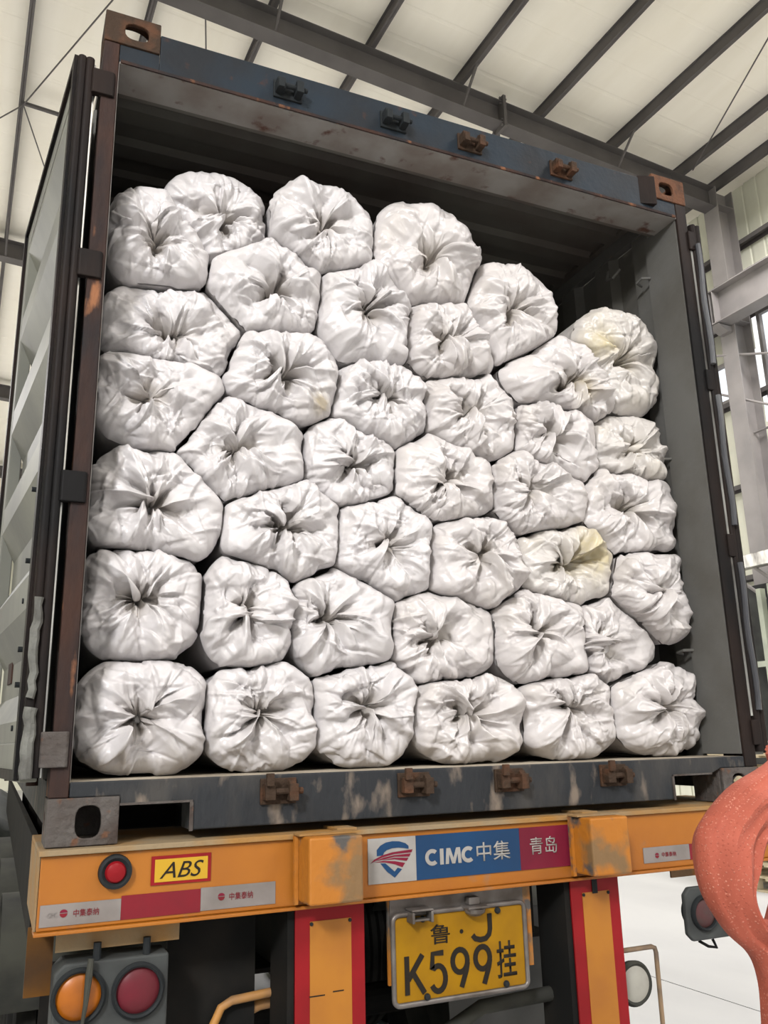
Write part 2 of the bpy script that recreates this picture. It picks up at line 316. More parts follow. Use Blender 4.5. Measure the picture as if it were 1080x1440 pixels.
for z in (1.1, 2.6, 4.1, 5.6, 7.05, 8.47, 9.75):
    MB().box(XW-.20, XW-.01, YB, YF, z, z+.006).box(XW-.02, XW-.012, YB, YF, z-.07, z+.006).box(XW-.20, XW-.194, YB, YF, z-.07, z).build('girt', m_steelg, wr)
for yr in FR:
    ztop = zb(10.83)+RD
    c = MB().box(10.83, 10.846, yr-.15, yr+.15, 0, ztop).box(10.846, 11.214, yr-.006, yr+.006, 0, ztop).box(11.214, 11.23, yr-.15, yr+.15, 0, ztop).build('column', m_steell, wr)
    for z in (8.2, 8.75, 10.35): MB().box(10.847, 11.213, yr-.145, yr-.008, z, z+.012).box(10.847, 11.213, yr+.008, yr+.145, z, z+.012).build('stiffener', m_steell, c)
    MB().prism([(10.52, 8.08), (10.829, 8.08), (10.829, 7.98), (10.74, 7.98)], 'y', yr-.1, yr+.1).build('bracket', m_steell, c)
# crane girder
cg = tag(empty('crane_girder', hall_pt(10.67, 0, 0), HROT), 'grey steel crane runway girder carried on brackets along the right wall columns', 'beam')
MB().box(-.15, .15, YB, YF, 8.10, 8.118).box(-.15, .15, YB, YF, 8.68, 8.70).box(-.006, .006, YB, YF, 8.118, 8.68).build('girder_beam', m_steell, cg)
MB().box(-.035, .035, YB, YF, 8.70, 8.78).build('crane_rail', m_steelg, cg)
for yr in FR:
    for dy in (-.04, .04, 1.8, 3.7, 5.6): MB().box(-.145, -.007, yr+dy-.006, yr+dy+.006, 8.119, 8.679).build('web_stiffener', m_steell, cg)
# wall bracing rods lit by the window
for a, b_ in (((10.8, 9.3, 7.75), (11.1, 7.4, 7.1)), ((10.8, 9.5, 7.2), (11.1, 7.4, 6.0)), ((11.1, 9.0, 6.3), (11.2, 8.3, 6.35))):
    MB().tube([a, b_], .02, 8).build('brace_rod', m_steell, wr)
# sliding door zone low on the right wall
d1 = hstruct('door_1', 'pale green sliding door frame under a bright track rail')
MB().box(10.16, 10.32, 4.6, 9.25, 3.98, 4.18).build('track_rail', m_alu, d1, bevel=.01)
for y in (9.0, 8.55, 7.4, 6.2): MB().tube([(10.24, y, 4.0), (10.75, y-.35, 3.45)], .025, 8).build('strut', m_steell, d1)
MB().box(10.40, 10.50, 8.62, 8.70, 0, 3.7).build('post', m_green, d1); MB().box(10.40, 10.46, 7.0, 8.50, 0, 3.75).build('door_leaf', m_green, d1)
MB().box(10.40, 10.48, 8.70, 9.2, 2.58, 2.66).build('rung', m_green, d1); MB().box(10.62, 10.66, 8.4, 9.6, 0, 3.8).build('dark_leaf', m_dark, d1)
# left wall, far wall
wl = structure(empty('wall_left', HO, HROT), 'pale sheet wall on the left')
B(XL-.1, XL, YB, YF, 0, 11.9).build('wall_panel', m_wall, wl)
for yr in FR: MB().box(XL+.01, XL+.03, yr-.15, yr+.15, 0, 10.9).box(XL+.03, XL+.4, yr-.006, yr+.006, 0, 10.9).box(XL+.4, XL+.42, yr-.15, yr+.15, 0, 10.9).build('column', m_steell, wl)
wb = structure(empty('wall_back', HO, HROT), 'pale sheet end wall')
B(XL, XW, YF, YF+.1, 0, 11.9).build('wall_panel', m_wall, wb)
wf = structure(empty('wall_front', HO, HROT), 'gable wall behind the photographer with a wide open doorway')
B(XL, -6, YB-.1, YB, 0, 11.9).build('wall_panel', m_wall, wf); B(7, XW, YB-.1, YB, 0, 11.9).build('wall_panel', m_wall, wf); B(-6, 7, YB-.1, YB, 6.5, 11.9).build('wall_panel', m_wall, wf)

# ================================================================ SHIPPING CONTAINER
CT = tag(empty('shipping_container', (0, 0, GZ)), 'open rusty blue shipping container stacked full of white sacks, on the orange trailer', 'container')
W, H, LEN = 2.438, 2.591, 6.058
def casting(name, x, z, side, y=0, m=m_casting, label=None):   # side -1 = left (outer face on x side)
    mb = MB(); cw, ch, cdp, t = .178, .118, .162, .014
    x0 = x if side < 0 else x-cw
    mb.plate_hole((x0, y-.004, z), (1,0,0), (0,0,1), (0,1,0), cw, ch, t, (.102 if side < 0 else cw-.102, .058), (.032, .040) if z < 1 else (.038, .030), sq=3)
    ox = x0 if side < 0 else x0+cw-t
    mb.plate_hole((ox, y+t, z), (0,1,0), (0,0,1), (1,0,0), cdp-2*t, ch, t, (.075, .058), (.036, .026))
    ix = x0+cw-t if side < 0 else x0
    mb.box(ix, ix+t, y+t, y+cdp-t, z, z+ch)
    mb.box(x0+t, x0+cw-t, y+cdp-t, y+cdp, z, z+ch)
    for zz in (z, z+ch-t): mb.plate_hole((x0+t, y+t, zz), (1,0,0), (0,1,0), (0,0,1), cw-2*t, cdp-2*t, t, (.075, .068), (.058, .036))
    return mb.build(name, m, CT, bevel=.003, label=label)
casting('corner_casting', 0, H-.118, -1, label='brown rusty top left corner casting')
casting('corner_casting', W, H-.118, 1, m=m_casting_or, label='orange rusty top right corner casting')
casting('corner_casting', 0, 0, -1, m=m_casting_gr, label='scuffed grey bottom left corner casting')
casting('corner_casting', W, 0, 1, m=m_casting_gr, label='grey bottom right corner casting')
for x, s_ in ((0, -1), (W, 1)):
    for z in (0, H-.118): casting('corner_casting', x, z, s_, y=LEN-.162, m=m_casting)
# corner posts
zt = H-.119
pl = MB().box(.002, .050, .0, .012, .119, zt).box(.002, .014, .012, .15, .119, zt).box(.038, .050, .012, .06, .119, zt).build('corner_post', m_rust, CT, bevel=.003, label='rust-streaked brown left corner post')
MB().box(.051, .0525, .002, .055, .16, 2.40).build('door_seal_edge', m_frame, pl)
MB().box(.015, .044, .06, .20, .16, 2.40).build('post_web', m_inner, pl)
pr_ = MB().box(W-.058, W-.002, 0, .012, .119, zt).box(W-.014, W-.002, .012, .15, .119, zt).build('corner_post', m_gasket, CT, bevel=.003, label='dark right corner post')
MB().box(W-.062, W-.048, .013, .205, .165, 2.41).build('post_web', m_inner, pr_)
MB().box(W-.047, W-.040, .19, .205, .165, 2.41).build('post_return', m_inner, pr_)
for z in (2.2, 1.35, .55):
    MB().tube([(W-.064, .25, z), (W-.10, .24, z+.005), (W-.10, .205, z+.01), (W-.064, .19, z+.01)], .006, 8).build('lashing_bar', m_inner, pr_)
# post hinge lugs
for z in (.24, .95, 1.65, 2.30):
    MB().prism([(-.028, -.006), (-.024, -.012), (.036, -.012), (.042, -.006), (.042, .0015), (-.002, .0015), (-.002, .012), (-.028, .012)], 'z', z-.045, z+.045).build('hinge_lug', m_casting_gr if z < .3 else m_gasket, CT, bevel=.003)
    MB().prism([(W+.030, -.010), (W-.012, -.010), (W-.012, -.0005), (W+.002, -.0005), (W+.002, .012), (W+.030, .012)], 'z', z-.045, z+.045).build('hinge_lug', m_gasket, CT, bevel=.003)
# header
MB().prism([(0, 2.405), (0, 2.553), (.012, 2.553), (.012, 2.42), (.125, 2.42), (.125, 2.405)], 'x', .179, W-.179).build('door_header', m_blue, CT, bevel=.003)
MB().prism([(W-.255, .001), (W-.182, -.022), (W-.180, -.022), (W-.180, .01)], 'z', 2.425, 2.56).build('header_gusset', m_gasket, CT)
B(.052, .178, .003, .015, 2.405, 2.472).build('header_end_plate', m_blue, CT); B(W-.178, W-.06, .003, .015, 2.405, 2.472).build('header_end_plate', m_blue, CT)
MB().box(.052, W-.06, .002, .14, 2.396, 2.4045).build('header_underside', mat('header_underside_paint', (.19, .18, .165), (.13, .11, .095), 5, .6, c3=(.07, .035, .025), s3=12, thr3=(.6, .7)), CT)
MB().box(.056, W-.066, -.004, .001, 2.398, 2.409).build('header_lip', m_rust, CT, label='rusty lower lip of the header')
# sill with forklift style notches beside the castings
sill = MB().prism([(.178, .118), (.052, .118), (.052, .157), (W-.06, .157), (W-.06, .118), (W-.178, .118), (W-.225, .10), (W-.40, .10), (W-.40, .022), (.37, .022), (.37, .095), (.178, .095)], 'y', .003, .018)
sill.build('door_sill', m_sill, CT, bevel=.004)
MB().box(.052, W-.06, .0185, .16, .15, .157).build('sill_top', m_floorply, CT, label='dusty flat top of the door sill')
B(.37, .385, .019, .15, .02, .149).build('notch_cheek', m_sill, CT); B(W-.415, W-.40, .019, .15, .02, .149).build('notch_cheek', m_sill, CT)
MB().box(.179, .37, -.002, .003, .094, .100).box(.362, .372, -.002, .0028, .02, .094).build('notch_rim', m_casting_gr, CT); MB().box(W-.40, W-.225, -.002, .003, .099, .105).box(W-.406, W-.398, -.002, .0028, .02, .099).build('notch_rim', m_casting_gr, CT)
# lock keepers
def keeper(x, z, m, up_):
    mb = MB(); s_ = 1 if up_ else -1
    mb.box(x-.055, x+.05, -.008, .002, z-.035, z+.035)
    mb.box(x-.05, x-.02, -.042, -.008, z-.022, z+.022).box(x-.05, x-.028, -.055, -.042, z-.022*s_-.006, z-.022*s_+.028)
    mb.box(x+.018, x+.044, -.05, -.008, z-.026, z+.02); mb.prism([(-.008, z+.012), (-.03, z+.03), (-.05, z+.012)], 'x', x+.02, x+.04)
    mb.cyl((x-.02, -.03, z), (x+.062, -.03, z), .009, 10)
    return mb.build('lock_keeper', m, CT, bevel=.002)
for x in (.625, 1.035, 1.36, 1.785): keeper(x, 2.470, m_rim if x < 1.3 else m_casting, True)
for x in (.612, 1.036, 1.372, 1.78): keeper(x, .112, m_casting, False)
# side walls (vertical trapezoid corrugation), roof and end wall
def corr(y0, y1, pitch, d): 
    prof = []; y = y0
    while y < y1-.01:
        prof += [(y, 0), (min(y+pitch*.38, y1), 0), (min(y+pitch*.5, y1), d), (min(y+pitch*.88, y1), d)]; y += pitch
    prof.append((y1, 0)); return prof
for xi, sgn in ((.036, -1), (W-.036, 1)):
    prof = corr(.21, LEN-.17, .278, .034); n = len(prof)
    vs = [(xi+sgn*q, p, z) for z in (.155, 2.47) for p, q in prof]
    MB().add(vs, [(k, k+1, n+k+1, n+k) for k in range(n-1)]).build('side_wall', m_inner, CT, solid=.002)
    a, b_ = sorted((xi, xi+sgn*.03)); MB().box(a, b_, .163, LEN-.163, .04, .155).build('bottom_rail', m_sill, CT); MB().box(a-.01 if sgn > 0 else a, b_ if sgn > 0 else b_+.01, .163, LEN-.163, 2.47, 2.53).build('top_rail', m_inner, CT)
prof = corr(.16, LEN-.02, .209, .02); n = len(prof)
MB().add([(x, p, 2.53+q) for x in (.07, W-.07) for p, q in prof], [(k, k+1, n+k+1, n+k) for k in range(n-1)]).build('roof_sheet', m_roofin, CT, solid=.002)
MB().box(.02, .078, .13, LEN, 2.5305, 2.556).box(W-.078, W-.02, .13, LEN, 2.5305, 2.556).box(.07, W-.07, .126, .16, 2.40, 2.55).build('roof_edge', m_roofin, CT)
prof = corr(.06, W-.06, .25, .04); n = len(prof)
MB().add([(p, LEN-.06-q, z) for z in (.155, 2.5) for p, q in prof], [(k, k+1, n+k+1, n+k) for k in range(n-1)]).build('end_wall', m_inner, CT, solid=.002)
for i in range(2):
    for j in range(4): B(.042+i*1.18, .042+i*1.18+1.174, .162+j*1.46, .162+j*1.46+1.455, .13, .157).build('floor_board', m_floorply, CT)
MB().tube([(W-.10, .42, 2.36), (W-.13, .40, 2.30), (W-.13, .36, 2.29), (W-.10, .34, 2.33)], .007, 8).build('lashing_ring', m_inner, CT)

# doors (swung right back along the container sides); local: u = along leaf, t = thickness, z
def door(side):
    ang = math.atan2(1.2, -.122) if side < 0 else math.atan2(1.2, .045)
    hx = -.072 if side < 0 else W+.060
    ux, uy = math.cos(ang), math.sin(ang)
    nx, ny = (-uy, ux) if side < 0 else (uy, -ux)              # outward = inner face of the leaf
    T = lambda u, t, z: (hx + ux*u + nx*t, .02 + uy*u + ny*t, z)
    def bx_(mb, u0, u1, t0, t1, z0, z1):
        return mb.add([T(u0,t0,z0),T(u1,t0,z0),T(u1,t1,z0),T(u0,t1,z0),T(u0,t0,z1),T(u1,t0,z1),T(u1,t1,z1),T(u0,t1,z1)],[(0,3,2,1),(4,5,6,7),(0,1,5,4),(1,2,6,5),(2,3,7,6),(3,0,4,7)])
    z0, z1, Wd = .16, 2.405, 1.15
    fr = MB(); bx_(fr, 0, .10, -.045, .0, z0, z1); bx_(fr, Wd-.1, Wd, -.045, .0, z0, z1); bx_(fr, .1, Wd-.1, -.045, 0, z0, z0+.1); bx_(fr, .1, Wd-.1, -.045, 0, z1-.1, z1)
    d = fr.build('door', m_door, CT, bevel=.004, label='left door leaf swung open, pale grey-green inside' if side < 0 else 'right door leaf folded back along the side')
    # pressed panel with deep horizontal troughs
    zs = [z0+.1]; prof = [(z0+.1, -.004)]
    per = (z1-z0-.2)/5
    for k in range(5):
        a = z0+.1+k*per
        prof += [(a+per*.14, -.002), (a+per*.36, -.052), (a+per*.64, -.052), (a+per*.90, -.002)]
    prof.append((z1-.1, -.004)); n = len(prof)
    MB().add([T(u, q, z) for u in (.1, Wd-.1) for z, q in prof], [(k, k+1, n+k+1, n+k) for k in range(n-1)]).build('door_panel', m_door, d, solid=.002)
    # gasket: double lip along the hinge edge and round the leaf
    g = MB(); bx_(g, -.016, .0, -.048, .004, z0+.01, z1-.02); g.tube([T(-.018, -.034, z0+.012), T(-.018, -.034, z1-.022)], .014, 12); g.tube([T(-.018, -.010, z0+.012), T(-.018, -.010, z1-.022)], .013, 12)
    bx_(g, .0, .035, .001, .012, z0+.005, z1-.005); bx_(g, .035, Wd, .001, .012, z1-.03, z1-.005); bx_(g, .035, Wd, .001, .012, z0+.005, z0+.03); bx_(g, Wd-.03, Wd, .001, .012, z0+.03, z1-.03)
    g.build('gasket', m_gasket, d, smooth=True)
    if side < 0:
        s_ = MB(); rnd = random.Random(3)
        zz = .17; pts = []; 
        s_.tube([T(-.036, -.01+rnd.uniform(-.003, .003), .17+.022*k) for k in range(9)], [.014+.003*rnd.random() for _ in range(9)], 8)
        s_.tube([T(-.034+rnd.uniform(-.003, .003), -.008+rnd.uniform(-.004, .004), .37+.022*k) for k in range(13)], [.009+.004*rnd.random() for _ in range(13)], 7)
        s_.build('torn_sealant', m_seal, d, smooth=True, label='pale torn sealant strip')
        e = MB(); bx_(e, -.006, .0, -.054, -.0485, .17, 2.38); e.build('bare_metal_edge', m_alu, d)
        for z in (.30, .42, .52, .66, .78, 1.0): MB().cyl(T(.22, -.012, z), T(.22, .003, z), .008, 8).build('rivet', m_rim, d)
    else:
        e = MB(); bx_(e, -.02, .0, -.058, -.0485, .3, 2.30); e.build('bare_metal_edge', m_alu, d)
        q = MB(); rnd = random.Random(5)
        for za, zb_ in ((1.72, 2.28), (1.03, 1.58), (.32, .88)):
            q.tube([T(-.040, -.036+.004*math.sin(k*.9), za+(zb_-za)*k/10) for k in range(11)], .011, 8)
        q.build('gasket_bulb', m_shiny, d, smooth=True)
    for z in (.24, .95, 1.65, 2.30):
        hb = MB(); bx_(hb, -.02, .06, -.058, -.0485, z-.04, z+.04); hb.build('hinge_blade', m_rim, d)
    for u in (.30, .82):
        lb = MB().tube([T(u, -.075, z0-.02), T(u, -.075, z1+.02)], .017, 12)
        for z in (.5, 1.2, 1.9): bx_(lb, u-.05, u+.05, -.072, -.046, z-.04, z+.04)
        lb.build('locking_bar', m_rust, d, smooth=True)
    return d
door(-1); door(1)

# ================================================================ SEMI-TRAILER
TR = tag(empty('semi_trailer', (0, 0, 0)), 'orange container semi-trailer with yellow licence plate under the container', 'trailer')
def Z(z): return z + GZ
YF_ = -.030                                     # front face of tail beam
x0b, x1b = -.012, 2.462
MB().box(x0b+.006, x1b-.006, YF_, YF_+.012, Z(-.188), Z(-.016)).build('tail_beam', m_orange, TR, bevel=.003)
MB().box(x0b, x1b, YF_-.012, .42, Z(-.0155), Z(-.002)).build('top_flange', m_dust, TR, bevel=.002, label='dusty top flange of the tail beam')
MB().box(x0b, x1b, YF_-.014, YF_+.06, Z(-.197), Z(-.1885)).build('bottom_flange', m_orange, TR, bevel=.002)
MB().box(x0b, x0b+.005, YF_+.013, .42, Z(-.188), Z(-.016)).build('side_plate', m_dust, TR)
MB().box(x1b-.005, x1b, YF_+.013, .42, Z(-.188), Z(-.016)).build('side_plate', m_orange, TR)
for xx in (.60, .80, 1.64, 1.86): MB().box(xx-.03, xx+.03, YF_-.016, YF_+.10, Z(-.0018), Z(.006)).build('packing_plate', m_dust, TR, bevel=.001) if xx in (.80, 1.64) else None
for a, b_ in ((.652, .806), (1.562, 1.706)):     # twist lock boxes
    bxo = MB().box(a, b_, -.150, YF_-.015, Z(-.172), Z(-.004)).build('twistlock_box', m_orange_worn, TR, bevel=.006)
    MB().box(a-.012, b_+.012, -.10, YF_-.017, Z(-.003), Z(.002)).build('box_cap', m_dust, bxo)
    MB().box(a-.012, a-.001, -.060, YF_-.016, Z(-.18), Z(-.005)).build('weld_flange', m_orange_worn, bxo)
# ABS sticker
st = MB().box(.262, .417, YF_-.0035, YF_-.0005, Z(-.104), Z(-.034)).build('warning_sticker', m_red, TR, label='red bordered yellow sticker reading ABS')
B(.271, .408, YF_-.0045, YF_-.0036, Z(-.097), Z(-.042)).build('sticker_field', m_absy, st)
text('lettering', 'ABS', .284, .397, Z(-.089), Z(-.050), YF_-.0055, m_ink, st, shear=.35, bold=.0)
# tapes
def tape(x0, x1, z0, z1, m, nm='reflective_tape', lab=None): return MB().box(x0, x1, YF_-.0022, YF_-.0003, Z(z0), Z(z1)).build(nm, m, TR, label=lab)
def emblem(par, x, z, r):
    pts = [(x+r*math.cos(t), z+r*math.sin(t)) for t in [math.pi+math.pi*k/12 for k in range(13)]]
    poly('round_emblem', pts, YF_-.0034, m_taper, par)
    poly('round_emblem', [(x+(r)*math.cos(t), z+.002+(r*.8)*math.sin(t)) for t in [math.pi*k/12 for k in range(13)]], YF_-.0034, m_signr, par)
tw = tape(.0, .191, -.178, -.128, m_tapew, lab='white reflective tape with small red print'); emblem(tw, .055, Z(-.150), .009); text('lettering', '中集泰纳', .078, .138, Z(-.160), Z(-.143), YF_-.0034, m_taper, tw)
text('lettering', 'CIMC', .018, .041, Z(-.157), Z(-.146), YF_-.0034, m_tapew, tw)
tape(.1915, .392, -.178, -.122, m_taper, lab='red reflective tape')
tw = tape(.3925, .595, -.176, -.120, m_tapew, lab='white reflective tape with small red print'); emblem(tw, .447, Z(-.146), .009); text('lettering', '中集泰纳', .468, .532, Z(-.156), Z(-.138), YF_-.0034, m_taper, tw)
tw = tape(1.85, 2.045, -.168, -.120, m_tapew, lab='white reflective tape with small red print'); emblem(tw, 1.905, Z(-.147), .008); text('lettering', '中集泰纳', 1.925, 1.985, Z(-.153), Z(-.138), YF_-.0034, m_taper, tw)
tape(2.0455, 2.25, -.170, -.120, m_taper, lab='red reflective tape')
# small round red lamp on beam
rl = MB().lathe([(.0, -.002), (.026, -.012), (.034, -.020), (.040, -.018), (.042, 0)], (.172, YF_-.001, Z(-.063)), 'y', 32).build('marker_lamp', m_rim, TR, smooth=True)
MB().lathe([(.0001, -.028), (.012, -.027), (.022, -.023), (.0262, -.014)], (.172, YF_-.001, Z(-.063)), 'y', 32).build('lens', m_lens_rr, rl, smooth=True)
# maker's sign : white emblem panel, blue panel, crimson panel
sx0, sx1 = .868, 1.560
def sg(x0, x1, m, lab): return MB().box(x0, x1, YF_-.003, YF_-.0003, Z(-.152), Z(-.030)).build('sign_panel', m, TR, label=lab)
s1 = sg(.868, 1.020, m_signw, 'white sign panel with blue and red shield emblem')
s2 = sg(1.0205, 1.376, m_signb, 'blue sign panel reading CIMC 中集'); s3 = sg(1.3765, sx1, m_signr, 'crimson sign panel reading 青岛')
text('lettering', '中集', 1.222, 1.340, Z(-.116), Z(-.062), YF_-.0045, m_signw, s2, bold=.006)
text('lettering', '青岛', 1.412, 1.512, Z(-.110), Z(-.060), YF_-.0045, m_signw, s3, bold=.004)
def LG(pts): return [(.868+(u-18)/(262-18)*.152, Z(-.030)-(v-88)/(330-88)*.122) for u, v in pts]
arch = [(62,182),(62,150),(80,128),(108,113),(142,108),(178,112),(208,124),(224,140),(224,156),(200,150),(170,145),(138,146),(112,154),(98,166),(92,180)]
poly('emblem_arch', LG(arch), YF_-.0042, m_signb, s1)
poly('emblem_base', LG([(78,222),(104,224),(150,272),(166,252),(188,262),(150,304),(112,270)]), YF_-.0042, m_signb, s1)
for q in ([(30,218),(48,200),(90,180),(140,168),(244,160),(238,176),(150,178),(90,190),(55,206)], [(58,207),(95,193),(150,184),(234,182),(226,198),(150,192),(100,202)], [(92,206),(150,198),(222,204),(212,220),(150,206)], [(48,214),(92,210),(150,216),(204,230),(190,252),(150,232),(100,218)]):
    poly('emblem_stripe', LG(q), YF_-.0044, m_signr, s1)
# marker boards hanging below the beam
def board(x0, x1, z0, lab):
    b_ = MB().box(x0, x1, -.006, .0, Z(-.93), Z(z0)).build('marker_board', m_red, TR, label=lab)
    B(x0+.042, x1-.040, -.0075, -.0062, Z(-.90), Z(z0-.040)).build('amber_field', m_amber, b_)
    for xx in (x0+.046, x1-.044): MB().cyl((xx, -.0076, Z(z0-.046)), (xx, -.011, Z(z0-.046)), .005, 10).build('rivet', m_rim, b_)
    MB().box(x0-.02, x0-.001, .001, .16, Z(-.93), Z(-.198)).box(x0-.001, x1, .012, .022, Z(-.93), Z(-.198)).build('board_bracket', m_black, b_)
    return b_
b1 = board(.660, .864, -.196, 'red and amber reflective marker board on the left'); b2 = board(1.571, 1.757, -.200, 'red and amber reflective marker board on the right')
MB().box(.700, .745, -.0085, -.0076, Z(-.424), Z(-.421)).box(.768, .800, -.0085, -.0076, Z(-.419), Z(-.416)).build('scratch', m_ink, b1)
MB().box(1.652, 1.672, -.0095, -.0076, Z(-.245), Z(-.195)).build('hook', m_rim, b2)
# licence plate
PB = MB().box(.945, 1.43, .012, .022, Z(-.43), Z(-.198)).build('plate_bracket', m_orange_worn, TR)
MB().box(.95, 1.40, .0075, .0115, Z(-.30), Z(-.20)).build('bracket_skin', m_frame, PB)
LP = MB().box(.960, 1.388, -.004, .000, Z(-.474), Z(-.253)).build('license_plate', m_plate, TR, bevel=.0015, label='yellow plate reading 鲁·J K599挂')
fr = MB(); e = .0072; ax, bx2, az, bz = .953, 1.395, Z(-.481), Z(-.246)
rr = .018; path = []
for cx, cz, a0 in ((bx2-rr, bz-rr, 0), (ax+rr, bz-rr, 90), (ax+rr, az+rr, 180), (bx2-rr, az+rr, 270)):
    for k in range(6): a = math.radians(a0+18*k); path.append((cx+rr*math.cos(a), -.004, cz+rr*math.sin(a)))
path.append(path[0]); path.append(path[1]); fr.tube(path, e, 10, caps=False); fr.build('plate_frame', m_frame, LP, smooth=True)
text('lettering', '鲁', 1.072, 1.136, Z(-.334), Z(-.281), -.0052, m_ink, LP, bold=.006)
MB().cyl((1.175, -.0044, Z(-.308)), (1.175, -.0056, Z(-.308)), .006, 12).build('plate_dot', m_ink, LP)
fj = [(1.212, -.322), (1.220, -.332), (1.238, -.337), (1.256, -.335), (1.268, -.325), (1.272, -.310), (1.272, -.268)]
def stroke(name, pts, hw=.0075, closed=False, dy=0):
    mb = MB(); P = [Vector((p[0], Z(p[1]))) for p in pts]; n = len(P); L_ = []; R_ = []
    for i, p in enumerate(P):
        if closed: d = (P[(i+1) % n]-P[i-1])
        else: d = P[min(i+1, n-1)]-P[max(i-1, 0)]
        d.normalize(); q = Vector((-d.y, d.x))*hw; L_.append(p+q); R_.append(p-q)
    vs = [(v.x, y, v.y) for y in (-.0058-dy, -.0044-dy*.3) for v in L_+R_]
    m_ = n if closed else n-1; fs = []
    for i in range(m_):
        j = (i+1) % n; fs += [(i, j, n+j, n+i), (2*n+i, 3*n+i, 3*n+j, 2*n+j), (i, 2*n+i, 2*n+j, j), (n+i, n+j, 3*n+j, 3*n+i)]
    if not closed: fs += [(0, n, 3*n, 2*n), (n-1, 3*n-1, 4*n-1, 2*n-1)]
    mb.add(vs, fs); return mb.build(name, m_ink, LP)
stroke('plate_letter', fj)
def arc(cx, cz, rx, rz, a0, a1, n=14): return [(cx+rx*math.cos(math.radians(a0+(a1-a0)*k/n)), cz+rz*math.sin(math.radians(a0+(a1-a0)*k/n))) for k in range(n+1)]
stroke('plate_letter', [(.994, -.356), (.994, -.456)]); stroke('plate_letter', [(1.044, -.356), (.997, -.418)], dy=.0004); stroke('plate_letter', [(1.012, -.400), (1.048, -.456)], dy=.0008)
stroke('plate_digit', [(1.112, -.358), (1.077, -.358), (1.074, -.397)] + arc(1.093, -.424, .0235, .033, 125, -150, 16))
for cx in (1.166, 1.242):
    stroke('plate_digit', arc(cx, -.386, .0245, .030, 0, 360, 20)[:-1], closed=True)
    stroke('plate_digit', [(cx+.0245, -.392), (cx+.020, -.412), (cx+.002, -.456)], dy=.0005)
text('lettering', '挂', 1.290, 1.358, Z(-.448), Z(-.348), -.0052, m_ink, LP, bold=.010)
def sign_c(cx):
    P = [(cx+.0185*math.cos(math.radians(a)), Z(-.093)+.0175*math.sin(math.radians(a))) for a in range(48, 313, 12)]
    out = [(cx+(x-cx)*1.27, Z(-.093)+(z-Z(-.093))*1.31) for x, z in P]; inn = [(cx+(x-cx)*.66, Z(-.093)+(z-Z(-.093))*.68) for x, z in P]
    poly('sign_letter', out+inn[::-1], YF_-.0045, m_signw, s2)
sign_c(1.0725); sign_c(1.1935)
poly('sign_letter', [(1.098, Z(-.115)), (1.110, Z(-.115)), (1.110, Z(-.071)), (1.098, Z(-.071))], YF_-.0045, m_signw, s2)
poly('sign_letter', [(a, Z(b)) for a, b in ((1.116, -.115), (1.127, -.115), (1.129, -.088), (1.138, -.115), (1.148, -.115), (1.157, -.088), (1.159, -.115), (1.170, -.115), (1.166, -.071), (1.153, -.071), (1.143, -.099), (1.133, -.071), (1.120, -.071))], YF_-.0045, m_signw, s2)
for x, z in ((1.048, -.262), (1.300, -.262), (1.055, -.467), (1.318, -.465)):
    MB().lathe([(.0001, -.010), (.007, -.009), (.0095, -.004), (.0095, 0)], (x, -.0045, Z(z)), 'y', 12).build('plate_bolt', m_rim, LP, smooth=True)
# plate lamps
for x, z, kind in ((1.03, -.232, 0), (1.215, -.232, 1)):
    mb = MB()
    if kind == 0: mb.box(x-.032, x+.036, -.045, .006, Z(z-.003), Z(z+.003)).box(x-.032, x-.024, -.045, .006, Z(z-.034), Z(z-.004)).box(x+.028, x+.036, -.045, .006, Z(z-.034), Z(z-.004)).box(x-.023, x+.027, -.038, .004, Z(z-.030), Z(z-.024))
    else: mb.box(x-.018, x+.018, -.02, .006, Z(z-.005), Z(z+.016)).box(x-.036, x+.036, -.048, .006, Z(z-.013), Z(z-.006)); mb.lathe([(.033, 0), (.030, -.012), (.018, -.020), (.0001, -.022)], (x, -.020, Z(z-.0135)), 'z', 20)
    mb.build('plate_lamp', m_frame, TR, bevel=.002)
# lamp clusters
def lens(par, x, y, z, r, m, n=36):
    MB().lathe([(r*1.22, 0), (r*1.24, -.010), (r*1.12, -.018), (r*1.02, -.014), (r, -.004)], (x, y, Z(z)), 'y', n).build('lens_rim', m_rim, par, smooth=True)
    MB().lathe([(r*1.01, -.003), (r*.8, -.011), (r*.4, -.015), (.0001, -.016)], (x, y, Z(z)), 'y', n).build('lens', m, par, smooth=True)
def cluster(x0, x1, z0, z1, y, l1, l2, lab, dp=.11):
    c = (x1-x0)*.08
    o = MB().prism([(x0+c, z1), (x1, z1), (x1, z0+c), (x1-c, z0), (x0+c, z0), (x0, z0+c), (x0, z1-c)], 'y', y, y+dp)
    o.v = [(a, b_, Z(c_)) for a, b_, c_ in o.v]; o = o.build('lamp_cluster', m_lampbox, TR, bevel=.006, label=lab)
    for (x, z, r, m) in (l1, l2): lens(o, x, y-.0005, z, r, m)
    for x in (x0+(x1-x0)*.36, x0+(x1-x0)*.80):
        MB().cyl((x, y+.012, Z(z1+.0005)), (x, y+.012, Z(-.232)), .010, 10).build('mount_bolt', m_rim, o)
    return o
y = .0
cl = cluster(.045, .322, -.47, -.272, y, (.105, -.347, .053, m_lens_o), (.247, -.350, .053, m_lens_r), 'grey lamp box with amber and red round lenses')
MB().tube([(.128, y-.02, Z(-.262)), (.124, y-.028, Z(-.30)), (.120, y-.03, Z(-.36)), (.112, y-.028, Z(-.43))], [.007, .009, .006, .003], 8).build('rag_strip', m_fender, cl)
MB().box(.046, .352, .03, .036, Z(-.250), Z(-.198)).build('mount_plate', m_dust, TR)
MB().box(-.018, .046, .10, .112, Z(-.36), Z(-.198)).build('mount_bracket', m_orange_dim, TR)
